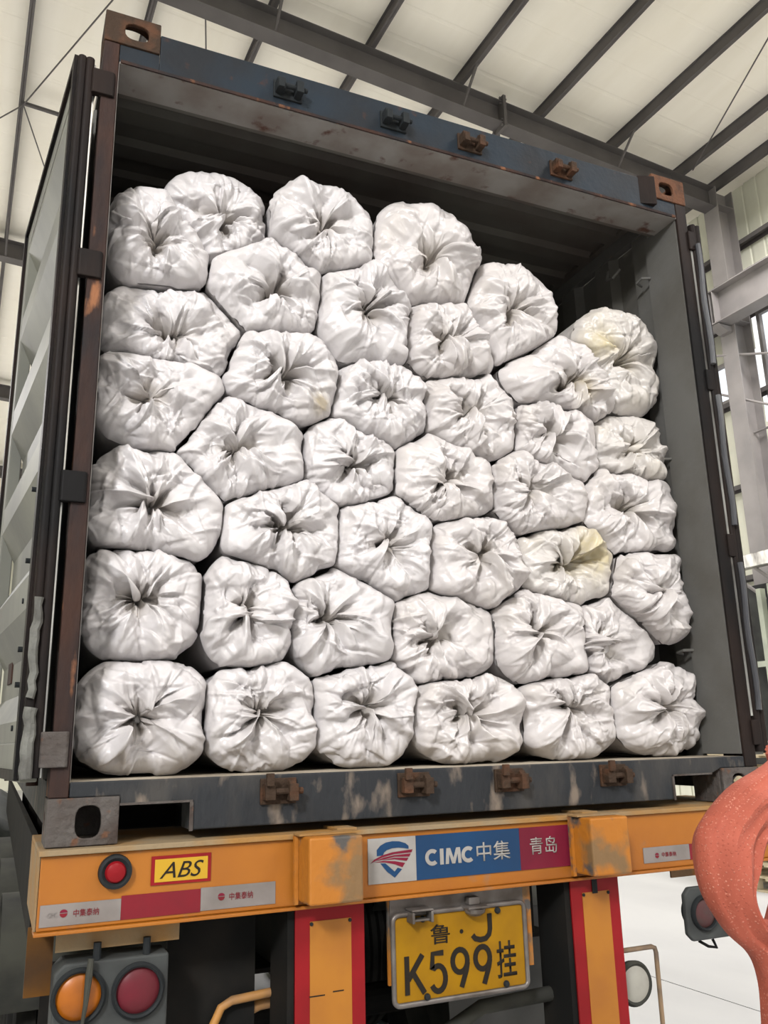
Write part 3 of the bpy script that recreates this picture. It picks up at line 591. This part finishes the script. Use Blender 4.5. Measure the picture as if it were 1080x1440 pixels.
cr = cluster(2.032, 2.312, -.430, -.262, y, (2.106, -.345, .046, m_lens_dim), (2.240, -.345, .046, m_lens_r), 'dusty grey lamp box under the beam right end', .02)
for x in (2.106, 2.240): MB().lathe([(.055, .021), (.052, .05), (.03, .065), (.0001, .065)], (x, y, Z(-.345)), 'y', 28).build('lamp_cup', m_rim, cr, smooth=True)
MB().box(2.01, 2.33, .03, .036, Z(-.232), Z(-.198)).build('mount_plate', m_orange_worn, TR)
MB().tube([(2.10, .03, Z(-.437)), (2.13, .02, Z(-.455)), (2.165, .02, Z(-.462)), (2.16, .03, Z(-.437))], .005, 6).build('wire_loop', m_black, TR)
# reversing lamp with its guard pipe
ry = .10
sp_ = MB().lathe([(.0001, .06), (.05, .05), (.066, .02), (.070, 0), (.062, -.012), (.054, -.006)], (1.872, ry, Z(-.555)), 'y', 36).build('reversing_lamp', m_fender, TR, smooth=True, label='round grey-lensed reversing lamp')
MB().lathe([(.055, -.006), (.03, -.012), (.0001, -.013)], (1.872, ry, Z(-.555)), 'y', 32).build('lens', m_lens_w, sp_, smooth=True)
MB().tube([(1.70, ry, Z(-.452)), (1.955, ry, Z(-.452)), (1.968, ry, Z(-.457)), (1.972, ry, Z(-.472)), (1.972, ry, Z(-.93)), (1.70, ry, Z(-.93))], .008, 10).build('guard_pipe', mat('pipe_brown', (.22, .15, .09), (.12, .09, .07), 12, .5), TR, smooth=True)
m_pipeor = mat('pipe_orange_dirty', (.36, .17, .04), (.16, .10, .06), 6, .6)
MB().tube([(.40, .16, Z(-.62)), (.47, .16, Z(-.52)), (.50, .16, Z(-.462)), (.53, .16, Z(-.448)), (.70, .16, Z(-.437))], .012, 10).tube([(.50, .2, Z(-.62)), (.56, .2, Z(-.50)), (.62, .2, Z(-.478)), (.72, .2, Z(-.472))], .016, 10).build('bumper_pipe', m_pipeor, TR, smooth=True)
MB().tube([(.9, .12, Z(-.72)), (1.30, .12, Z(-.555)), (1.56, .12, Z(-.548))], .022, 10).build('bumper_pipe', m_fender, TR, smooth=True)
# chassis
for x in (.74, 1.70):
    MB().box(x-.07, x+.07, .43, 6.6, Z(-.030), Z(-.016)).box(x-.006, x+.006, .43, 6.6, Z(-.44), Z(-.031)).box(x-.07, x+.07, .43, 6.6, Z(-.455), Z(-.441)).build('chassis_rail', m_black, TR)
for yy in (.43, 1.0, 2.2, 3.4, 4.8): MB().box(.08, 2.36, yy, yy+.01, Z(-.26), Z(-.05)).build('cross_member', m_black, TR)
MB().box(.35, .60, .18, .19, Z(-.93), Z(-.2)).build('cross_member', m_black, TR) 
MB().tube([(.35, .5, Z(-.25)), (.75, .9, Z(-.62))], .03, 8).tube([(.42, .5, Z(-.4)), (.42, .5, Z(-.8))], .012, 8).build('air_pipe', m_black, TR)
def flap(x0, x1, yb, ztop, zbot, m, lean=.05):
    return MB().add([(x0, yb, Z(ztop)), (x1, yb, Z(ztop)), (x1+lean, yb-.02, Z(zbot)), (x0+lean*.3, yb-.02, Z(zbot)), (x0, yb+.008, Z(ztop)), (x1, yb+.008, Z(ztop)), (x1+lean, yb-.012, Z(zbot)), (x0+lean*.3, yb-.012, Z(zbot))], [(0,1,2,3),(7,6,5,4),(0,4,5,1),(1,5,6,2),(2,6,7,3),(3,7,4,0)])
flap(1.30, 1.50, .35, -.36, -1.0, m_flap).build('mudflap', m_flap, TR); flap(1.56, 1.98, .75, -.42, -1.05, m_flap, 0).build('mudflap', m_flap, TR); flap(.06, .62, .75, -.42, -1.05, m_black, 0).build('mudflap', m_black, TR)
# wheels: three axles, twin tyres
def wheel(x, y):
    r = .50
    prof = [(.29, -.10), (.34, -.128), (.42, -.135), (.475, -.125), (.49, -.105)]
    for g_ in (-.07, -.02, .03, .08): prof += [(.50, g_-.018), (.50, g_+.012), (.488, g_+.014), (.488, g_+.018)]
    prof += [(.49, .108), (.475, .125), (.42, .135), (.34, .128), (.29, .10)]
    t = MB().lathe(prof, (x, y, r), 'x', 48).build('tyre', m_tyre, TR, smooth=True)
    MB().lathe([(.292, -.10), (.27, -.08), (.25, 0), (.16, .02), (.09, .05), (.0001, .05)], (x, y, r), 'x', 32).build('rim', m_fender, t, smooth=True)
for yy in (1.75, 3.05, 4.35):
    for x in (.145, .45, 2.0, 2.305): wheel(x, yy)
    MB().cyl((.58, yy, .5), (1.87, yy, .5), .07, 16).build('axle', m_black, TR)
for x in (.15, 2.155):
    for yy in (1.75, 3.05, 4.35):
        pr2 = [(x0_, r_) for x0_, r_ in ()]
        mb = MB(); n = 14; xs_ = (-.055, .60) if x < 1 else (1.85, 2.47)
        for k in range(n+1):
            t = math.radians(28+124*k/n)
            for xx in xs_: mb.v.append((xx, yy+.60*math.cos(t), .50+.60*math.sin(t)))
        for k in range(n): mb.f.append((2*k, 2*k+1, 2*k+3, 2*k+2))
        mb.build('mudguard', m_fender, TR, solid=.008, smooth=True)
MB().box(.0, .02, .43, 6.4, Z(-.30), Z(-.03)).build('side_rail', m_black, TR)
MB().cyl((1.0, 5.6, .62), (1.0, 5.6, 1.25), .06, 12).cyl((1.45, 5.6, .0), (1.45, 5.6, 1.25), .06, 12).build('landing_leg', m_black, TR)

# ================================================================ SACKS
# centre x,z, half width, half height, pucker x,z (container coordinates, metres)
SK = {'A1': (0.257, 0.327, 0.196, 0.168, 0.244, 0.325), 'A2': (0.238, 0.672, 0.183, 0.188, 0.229, 0.679), 'A3': (0.269, 0.973, 0.216, 0.185, 0.251, 0.968), 'A4': (0.264, 1.338, 0.212, 0.191, 0.224, 1.327), 'A5': (0.303, 1.586, 0.239, 0.175, 0.293, 1.563), 'A6': (0.237, 1.905, 0.181, 0.19, 0.216, 1.89),
 'B1': (0.615, 0.324, 0.187, 0.161, 0.6, 0.332), 'B2': (0.566, 0.648, 0.147, 0.186, 0.543, 0.639), 'B3': (0.688, 0.932, 0.213, 0.17, 0.683, 0.93), 'B4': (0.532, 1.187, 0.225, 0.193, 0.508, 1.181), 'B5': (0.674, 1.48, 0.212, 0.17, 0.666, 1.471), 'B6': (0.616, 1.817, 0.204, 0.197, 0.643, 1.784), 'B7': (0.437, 2.071, 0.187, 0.182, 0.446, 2.064),
 'C1': (0.961, 0.34, 0.182, 0.173, 0.962, 0.347), 'C2': (0.898, 0.623, 0.188, 0.187, 0.815, 0.635), 'C3': (1.058, 0.899, 0.204, 0.182, 1.053, 0.896), 'C4': (0.932, 1.188, 0.177, 0.163, 0.923, 1.183), 'C5': (1.051, 1.428, 0.191, 0.163, 1.059, 1.45), 'C6': (0.998, 1.765, 0.191, 0.205, 0.991, 1.792), 'C7': (0.829, 2.095, 0.205, 0.178, 0.817, 2.071),
 'D1': (1.357, 0.309, 0.222, 0.147, 1.32, 0.321), 'D2': (1.272, 0.585, 0.21, 0.158, 1.204, 0.582), 'D3': (1.406, 0.871, 0.203, 0.169, 1.418, 0.887), 'D4': (1.301, 1.167, 0.206, 0.172, 1.285, 1.142), 'D5': (1.433, 1.433, 0.208, 0.179, 1.402, 1.434), 'D6': (1.339, 1.724, 0.199, 0.166, 1.309, 1.711), 'D7': (1.26, 2.073, 0.224, 0.225, 1.265, 2.045),
 'E1': (1.774, 0.323, 0.214, 0.157, 1.754, 0.349), 'E2': (1.702, 0.592, 0.227, 0.177, 1.62, 0.611), 'E3': (1.821, 0.879, 0.219, 0.16, 1.803, 0.893), 'E4': (1.706, 1.149, 0.216, 0.168, 1.625, 1.137), 'E5': (1.813, 1.386, 0.205, 0.186, 1.742, 1.386), 'E6': (1.858, 1.652, 0.286, 0.18, 1.893, 1.619), 'E7': (1.634, 1.886, 0.204, 0.225, 1.623, 1.894),
 'F1': (2.182, 0.339, 0.224, 0.167, 2.194, 0.343), 'F2': (2.019, 0.596, 0.203, 0.166, 1.91, 0.574), 'F3': (2.21, 0.778, 0.203, 0.189, 2.17, 0.765), 'F4': (2.151, 1.116, 0.236, 0.185, 2.125, 1.111), 'F5': (2.193, 1.387, 0.197, 0.155, 2.176, 1.372), 'F6': (2.162, 1.777, 0.216, 0.235, 2.162, 1.78)}
STAINED = {'B5': 'with a yellow smear', 'E3': 'with a yellowed dirty flap', 'F6': 'yellowed, leaning on the right wall', 'E6': 'yellow cord in its pucker', 'F4': 'slightly yellowed'}
def sack(key):
    cx, cz, rx, rz, px, pz = SK[key]; seed = sum(ord(c)*(i*37+11) for i, c in enumerate(key)); rg = np.random.default_rng(seed)
    rnd = random.Random(seed); y0 = .215 + rnd.uniform(-.012, .012)
    if key in ('B7',): y0 += .05
    if key in ('A5', 'F5', 'F2'): y0 += .025
    px = cx + max(-.5*rx, min(.5*rx, px-cx)) ; pz = cz + max(-.5*rz, min(.5*rz, pz-cz))
    nT = 240
    th = np.linspace(0, 2*np.pi, nT, endpoint=False)
    ts = np.linspace(0, .48, 400)[:, None]
    X = px + ts*np.cos(th); Zz = pz + ts*np.sin(th)
    e = 2.35
    def dist(k, X, Zz): a = SK[k]; return ((np.abs(X-a[0])/(a[2]*1.06))**e + (np.abs(Zz-a[1])/(a[3]*1.07))**e)**(1/e)
    di = dist(key, X, Zz); bad = (di > 1) | (X < .060) | (X > W-.074) | (Zz < .1595)
    for k2 in SK:
        if k2 != key and abs(SK[k2][0]-cx) < .6 and abs(SK[k2][1]-cz) < .6:
            dj = dist(k2, X, Zz); bad |= (di > dj-.015) & (dj < 1.0)
    idx = np.argmax(bad, axis=0); idx[~bad.any(axis=0)] = 399
    R = ts[idx, 0]
    ker = np.exp(-np.linspace(-2, 2, 9)**2); ker /= ker.sum()
    Rs = np.convolve(np.concatenate([R[-4:], R, R[:4]]), ker, 'valid'); R = np.minimum(Rs, R+.004)
    nF, nS = 78, 14
    u = np.linspace(0, 1, nF+1)[1:]; rho = np.sin(u*np.pi/2)**1.05
    bul = rnd.uniform(.07, .095); pit = rnd.uniform(.12, .175)
    yf = y0 - bul*(1-rho**4.6)**.8 + pit*(.62*np.exp(-(rho/.17)**2)+.38*np.exp(-(rho/.5)**1.5))
    su = np.linspace(0, 1, nS+1)[1:]
    RHO = np.concatenate([rho, np.ones(nS)])[:, None]; YY = np.concatenate([yf, y0 + .95*su**1.5])[:, None]
    shr = np.concatenate([np.ones(nF), 1-.03*su])[:, None]
    PX = px + RHO*shr*R*np.cos(th); PZ = pz + RHO*shr*R*np.sin(th); PY = YY + 0*th
    rm = R.mean()
    hgt = np.zeros_like(PX); TH = np.broadcast_to(th, PX.shape)
    fac = np.concatenate([np.ones(nF), np.exp(-su*5)])[:, None]
    # wedge folds running from the pucker out to the shoulder: straight ridges and valleys
    ph0 = rnd.uniform(0, 6.28); tw = rnd.uniform(-.6, .6)
    def wedge(K, amp, warp, jit):
        a = np.sort(np.array([2*np.pi*(k+rnd.uniform(-jit, jit))/K for k in range(K)])) + ph0
        h = np.array([(1 if k % 2 else -1)*rnd.uniform(.25, 1) if rnd.random() < .8 else rnd.uniform(-.6, .6) for k in range(K)])*amp
        t = (TH + warp - a[0]) % (2*np.pi); aa = np.append(a-a[0], 2*np.pi); return np.interp(t, aa, np.append(h, h[0]))
    w1 = tw*(1-RHO)**1.5 + .10*np.sin(3*TH+ph0)*np.sin(4*RHO+ph0); w2 = -tw*.8*(1-RHO) + .12*np.sin(5*TH+9*RHO+ph0)
    hgt += wedge(rnd.randint(9, 13), .036, w1, .42)*np.clip(RHO/.25, 0, 1)*np.clip((1.02-RHO)/.55, 0, 1)**.8
    hgt += wedge(rnd.randint(18, 24), .014, w2, .45)*np.clip(RHO/.12, 0, 1)*np.clip((.8-RHO)/.6, 0, 1)
    hgt += wedge(rnd.randint(13, 19), .010, -w1, .45)*np.clip((RHO-.25)/.3, 0, 1)*np.clip((1.06-RHO)/.2, 0, 1)
    for k in range(rnd.randint(4, 6)):         # overlapping tucks with one steep side
        ph = ph0 + rnd.uniform(0, 6.28); wd = rnd.uniform(.25, .6); tk = tw + rnd.uniform(-.7, .7); s0 = rnd.uniform(.05, .3); en = rnd.uniform(.6, 1.0)
        d = (TH + tk*(1-RHO)**1.3 - ph + np.pi) % (2*np.pi) - np.pi
        if rnd.random() < .5: d = -d
        prof = np.where(d < 0, np.clip(1+d/.03, 0, 1), np.clip(1-d/wd, 0, 1))
        hgt += rnd.uniform(.018, .034)*prof*np.clip((RHO-s0)/.15, 0, 1)*np.clip((en-RHO)/.3, 0, 1)
    # straight sharp creases over the face
    for k in range(64):
        rr = rnd.uniform(.22, 1.0)**.8; a = rnd.uniform(0, 2*math.pi)
        Rk = float(np.interp(a, th, R)); qx, qz = px+rr*Rk*math.cos(a), pz+rr*Rk*math.sin(a)
        da = a + rnd.gauss(0, .55) if rnd.random() < .7 else rnd.uniform(0, 6.28)
        ln = rnd.uniform(.035, .13); wd = rnd.uniform(.010, .042); am = rnd.uniform(.004, .014)*rnd.choice((1, 1, -1)); sh = rnd.uniform(.2, 1)
        s_ = (PX-qx)*math.cos(da)+(PZ-qz)*math.sin(da); t_ = -(PX-qx)*math.sin(da)+(PZ-qz)*math.cos(da)
        wv = wd*np.clip(1-np.abs(s_)/ln*.7, .25, 1)
        prof = np.where(t_ < 0, np.clip(1+t_/(wv*sh), 0, 1), np.clip(1-t_/wv, 0, 1))
        hgt += am*prof*np.clip(1.25*(1-np.abs(s_)/ln), 0, 1)
    for k in range(80):                        # thin hard creases
        rr = rnd.uniform(.05, 1.0)**.7; a = rnd.uniform(0, 2*math.pi)
        Rk = float(np.interp(a, th, R)); qx, qz = px+rr*Rk*math.cos(a), pz+rr*Rk*math.sin(a)
        da = a + rnd.gauss(0, .8); ln = rnd.uniform(.02, .075); wd = rnd.uniform(.005, .014); am = rnd.uniform(.002, .0055)*rnd.choice((1, 1, -1))
        s_ = (PX-qx)*math.cos(da)+(PZ-qz)*math.sin(da); t_ = -(PX-qx)*math.sin(da)+(PZ-qz)*math.cos(da)+.25*s_*s_/ln*rnd.uniform(-1, 1)
        hgt += am*np.clip(1-np.abs(t_)/wd, 0, 1)*np.clip(1.4*(1-np.abs(s_)/ln), 0, 1)
    for k in range(3):                         # broad faceting
        a = rnd.uniform(0, math.pi); f = rnd.uniform(5, 10); c = (PX*math.cos(a)+PZ*math.sin(a)+.5*PY)*f+rnd.uniform(0, 1)
        hgt += .013*np.abs((c % 1)*2-1)
    hgt *= fac
    hgt -= hgt.mean()*.8
    edge = RHO**9; hgt = np.where(hgt > 0, hgt, hgt)*(1-edge) + edge*np.clip(hgt-.003, -.008, 0)
    P = np.stack([PX, PY, PZ], -1)
    dT = np.roll(P, -1, 1)-np.roll(P, 1, 1); dR = np.gradient(P, axis=0); Nn = np.cross(dT, dR); Nn /= np.linalg.norm(Nn, axis=-1, keepdims=True)+1e-9
    if Nn[nF//2, :, 1].mean() > 0: Nn = -Nn
    P = P + Nn*hgt[..., None]
    ctr = np.array([[px, y0-bul+pit, pz]]); back = np.array([[px, y0+.97, pz]])
    base = np.array([cx, y0, cz-rz]); V = np.concatenate([P.reshape(-1, 3), ctr, back]) - base
    nR = nF+nS; i = np.arange(nR-1)[:, None]*nT; j = np.arange(nT)[None]; j2 = (j+1) % nT
    Q = np.stack([i+j, i+nT+j, i+nT+j2, i+j2], -1).reshape(-1, 4)
    cT = np.stack([np.full(nT, nR*nT), np.arange(nT), (np.arange(nT)+1) % nT], -1); o_ = (nR-1)*nT
    bT = np.stack([np.full(nT, nR*nT+1), o_+(np.arange(nT)+1) % nT, o_+np.arange(nT)], -1)
    me = bpy.data.meshes.new('woven_sack'); me.vertices.add(len(V)); me.vertices.foreach_set('co', V.astype(np.float32).ravel())
    lv = np.concatenate([Q.ravel(), cT.ravel(), bT.ravel()]); me.loops.add(len(lv)); me.loops.foreach_set('vertex_index', lv.astype(np.int32))
    nq, ntx = len(Q), 2*nT; me.polygons.add(nq+ntx)
    ls = np.concatenate([np.arange(nq)*4, nq*4+np.arange(ntx)*3]); me.polygons.foreach_set('loop_start', ls.astype(np.int32))
    me.polygons.foreach_set('use_smooth', np.ones(nq+ntx, bool)); me.update(calc_edges=True); me.validate()
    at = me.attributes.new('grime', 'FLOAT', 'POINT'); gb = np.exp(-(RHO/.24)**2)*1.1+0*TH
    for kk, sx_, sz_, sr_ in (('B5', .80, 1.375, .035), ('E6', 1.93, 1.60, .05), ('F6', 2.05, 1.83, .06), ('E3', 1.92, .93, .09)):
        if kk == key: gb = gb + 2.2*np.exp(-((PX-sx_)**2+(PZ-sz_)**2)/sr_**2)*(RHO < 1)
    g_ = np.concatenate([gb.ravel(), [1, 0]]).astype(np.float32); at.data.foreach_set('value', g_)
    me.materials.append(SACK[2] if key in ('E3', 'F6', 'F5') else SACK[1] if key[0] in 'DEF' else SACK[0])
    ob = bpy.data.objects.new('woven_sack', me); COL.objects.link(ob); ob.location = Vector(base)+Vector((0, 0, GZ))
    col = {'A': 'leftmost column', 'B': 'second column from left', 'C': 'third column from left', 'D': 'fourth column from left', 'E': 'fifth column from left', 'F': 'rightmost column'}[key[0]]
    top = {'A': 6, 'B': 7, 'C': 7, 'D': 7, 'E': 7, 'F': 6}[key[0]]; k = int(key[1])
    row = 'bottom one on container floor' if k == 1 else 'topmost one' if k == top else {2: 'second', 3: 'third', 4: 'fourth', 5: 'fifth', 6: 'sixth'}[k]+' up from floor'
    lab = 'white woven sack, %s, %s' % (col, row)
    if key in STAINED: lab += ', '+STAINED[key]
    tag(ob, lab, 'sack', 'white woven sacks stacked in the container')
    # twisted neck of cloth tucked in the pit
    nk = MB(); a_ = 11; L1 = rnd.uniform(.010, .045)
    for q in range(6):
        for k in range(a_*2):
            t = 2*math.pi*k/(a_*2)+q*.25; r_ = (.020-.0012*q)*(1 if k % 2 else .55)*rnd.uniform(.8, 1.2)
            nk.v.append((px-base[0]+r_*math.cos(t)+q*.0015*math.cos(ph0), (y0-bul+pit-base[1])+.015-L1*q/5-.004, pz-base[2]+r_*math.sin(t)-q*.001))
    m2 = a_*2
    for q in range(5):
        for k in range(m2): nk.f.append((q*m2+k, q*m2+(k+1) % m2, (q+1)*m2+(k+1) % m2, (q+1)*m2+k))
    nk.f.append(tuple(5*m2+k for k in range(m2)))
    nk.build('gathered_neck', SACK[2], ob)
    return ob
for key in SK: sack(key)

# ================================================================ foreground orange woven sack with looped neck
OS = tag(empty('orange_sack', (1.75, -.85, 0)), 'orange woven cloth sack with looped gathered neck in right foreground', 'sack')
SEC = [(1.627, 0.223, 1.598, 0.079), (1.524, 0.169, 1.509, 0.029), (1.406, 0.122, 1.464, 0.009), (1.310, 0.049, 1.451, -0.013), (1.292, -0.016, 1.436, -0.052), (1.307, -0.104, 1.411, -0.098), (1.356, -0.179, 1.427, -0.147), (1.413, -0.233, 1.478, -0.17), (1.438, -0.291, 1.505, -0.272), (1.440, -0.371, 1.514, -0.385), (1.44, -.50, 1.60, -.50), (1.47, -.62, 1.80, -.62), (1.48, -.85, 1.98, -.85), (1.46, -1.15, 2.02, -1.15), (1.48, -1.38, 2.0, -1.38), (1.55, -1.45, 1.93, -1.45)]
def loft(secs, thick, y=-.9, n=40, seed=1, off=(1.75, -.85, 0), sub=6):
    S_ = np.array(secs); T_ = np.array(thick, float); k = len(S_); t = np.linspace(0, k-1, (k-1)*sub+1); i0 = np.clip(t.astype(int), 0, k-2); f = (t-i0)[:, None]
    def cr(A, i0, f):
        g = lambda j: A[np.clip(j, 0, k-1)]; p0, p1, p2, p3 = g(i0-1), g(i0), g(i0+1), g(i0+2)
        return .5*((2*p1)+(-p0+p2)*f+(2*p0-5*p1+4*p2-p3)*f**2+(-p0+3*p1-3*p2+p3)*f**3)
    S2 = cr(S_, i0, f); T2 = cr(T_[:, None], i0, f)[:, 0]; rd = random.Random(seed); V = []
    for a in range(len(S2)):
        ax_, az_, bx_, bz_ = S2[a]
        for q in range(n):
            u = 2*math.pi*q/n; c, s_ = math.cos(u), math.sin(u); w_ = (1-c)/2
            fold = 1 + .22*math.sin(5*u+a*.05+seed)*(.6) + .12*math.sin(9*u-a*.09) + .05*math.sin(3*u+a*.22)
            V.append((ax_+(bx_-ax_)*w_-off[0], y+T2[a]*s_*fold-off[1], az_+(bz_-az_)*w_+GZ-off[2]))
    F = [(a*n+q, a*n+(q+1) % n, (a+1)*n+(q+1) % n, (a+1)*n+q) for a in range(len(S2)-1) for q in range(n)]
    F += [tuple(range(n))[::-1], tuple((len(S2)-1)*n+q for q in range(n))]
    return MB().add(V, F)
loft(SEC, [.05, .055, .06, .06, .06, .055, .05, .045, .045, .05, .08, .14, .20, .23, .21, .15]).build('cloth_body', m_bagor, OS, smooth=True)
loft([(1.47, -.28, 1.55, -.28), (1.49, -.22, 1.57, -.22), (1.53, -.15, 1.62, -.15), (1.58, -.06, 1.68, -.07), (1.60, .05, 1.71, .05), (1.59, .14, 1.69, .18), (1.58, .19, 1.62, .22)], [.03, .04, .045, .045, .045, .04, .03], y=-.86, seed=4).build('neck_loop', m_bagor, OS, smooth=True)
MB().tube([(1.44-1.75, .01, -.004+GZ), (1.50-1.75, .02, .004+GZ), (1.64-1.75, .03, .03+GZ)], [.026, .030, .03], 14).build('grey_strap', m_strap, OS, smooth=True, label='grey rolled strap end inside the loop')

# ================================================================ pallets by the right wall
def pallet(z):
    p = empty('wooden_pallet', hall_pt(8.05, 6.75, z), HROT)
    for k in range(5): B(0, 1.2, .02+k*.225, .02+k*.225+.12, .120, .142).build('plank', m_wood, p)
    for k in range(3):
        B(.0, .10, .02+k*.47, .02+k*.47+.1, .022, .12).build('block', m_wood, p); B(.55, .65, .02+k*.47, .02+k*.47+.1, .022, .12).build('block', m_wood, p); B(1.1, 1.2, .02+k*.47, .02+k*.47+.1, .022, .12).build('block', m_wood, p)
    for k in range(3): B(k*.55, k*.55+.1, .02, 1.04, 0, .0215).build('plank', m_wood, p)
    return p
nP = 11
for k in range(nP):
    p = pallet(k*.1425)
    tag(p, 'pale wooden pallet, %s of the stack by the right wall' % ('lowest on the floor', 'second from bottom', 'third from bottom', 'fourth from bottom', 'fifth from bottom', 'sixth from bottom', 'fifth from top', 'fourth from top', 'third from top', 'second from top', 'topmost')[k], 'pallet', 'wooden pallets stacked by the right wall')

# ================================================================ dark pile added to cover the bright floor past the trailer's left flank
tp = MB(); rnd = random.Random(9); nx_, ny_ = 18, 18
for i in range(nx_+1):
    for j in range(ny_+1):
        u, v = i/nx_, j/ny_; e = min(u, 1-u, v, 1-v)*nx_
        z = 0 if e < .5 else (1.12+.13*math.sin(4*u+1)*math.cos(5*v)+rnd.uniform(-.02, .02))*(0.9 if e < 1.5 else 1)
        k = 0 if e < .5 else .10
        tp.v.append((-3.2+3.9*(k+(1-2*k)*u if e >= .5 else u), 6.75+3.4*(k+(1-2*k)*v if e >= .5 else v), z))
for i in range(nx_):
    for j in range(ny_): a = i*(ny_+1)+j; tp.f.append((a, a+ny_+1, a+ny_+2, a+1))
m_added_tarp = mat('added_pile_tarpaulin', (0.018, 0.020, 0.018), (0.03, 0.032, 0.028), 4, 0.7, 0, .4, 8)
tag(tp.build('added_dark_pile', m_added_tarp, None, smooth=True), 'dark tarpaulin covered pile added to hide bright floor beyond the trailer left flank', 'pile')
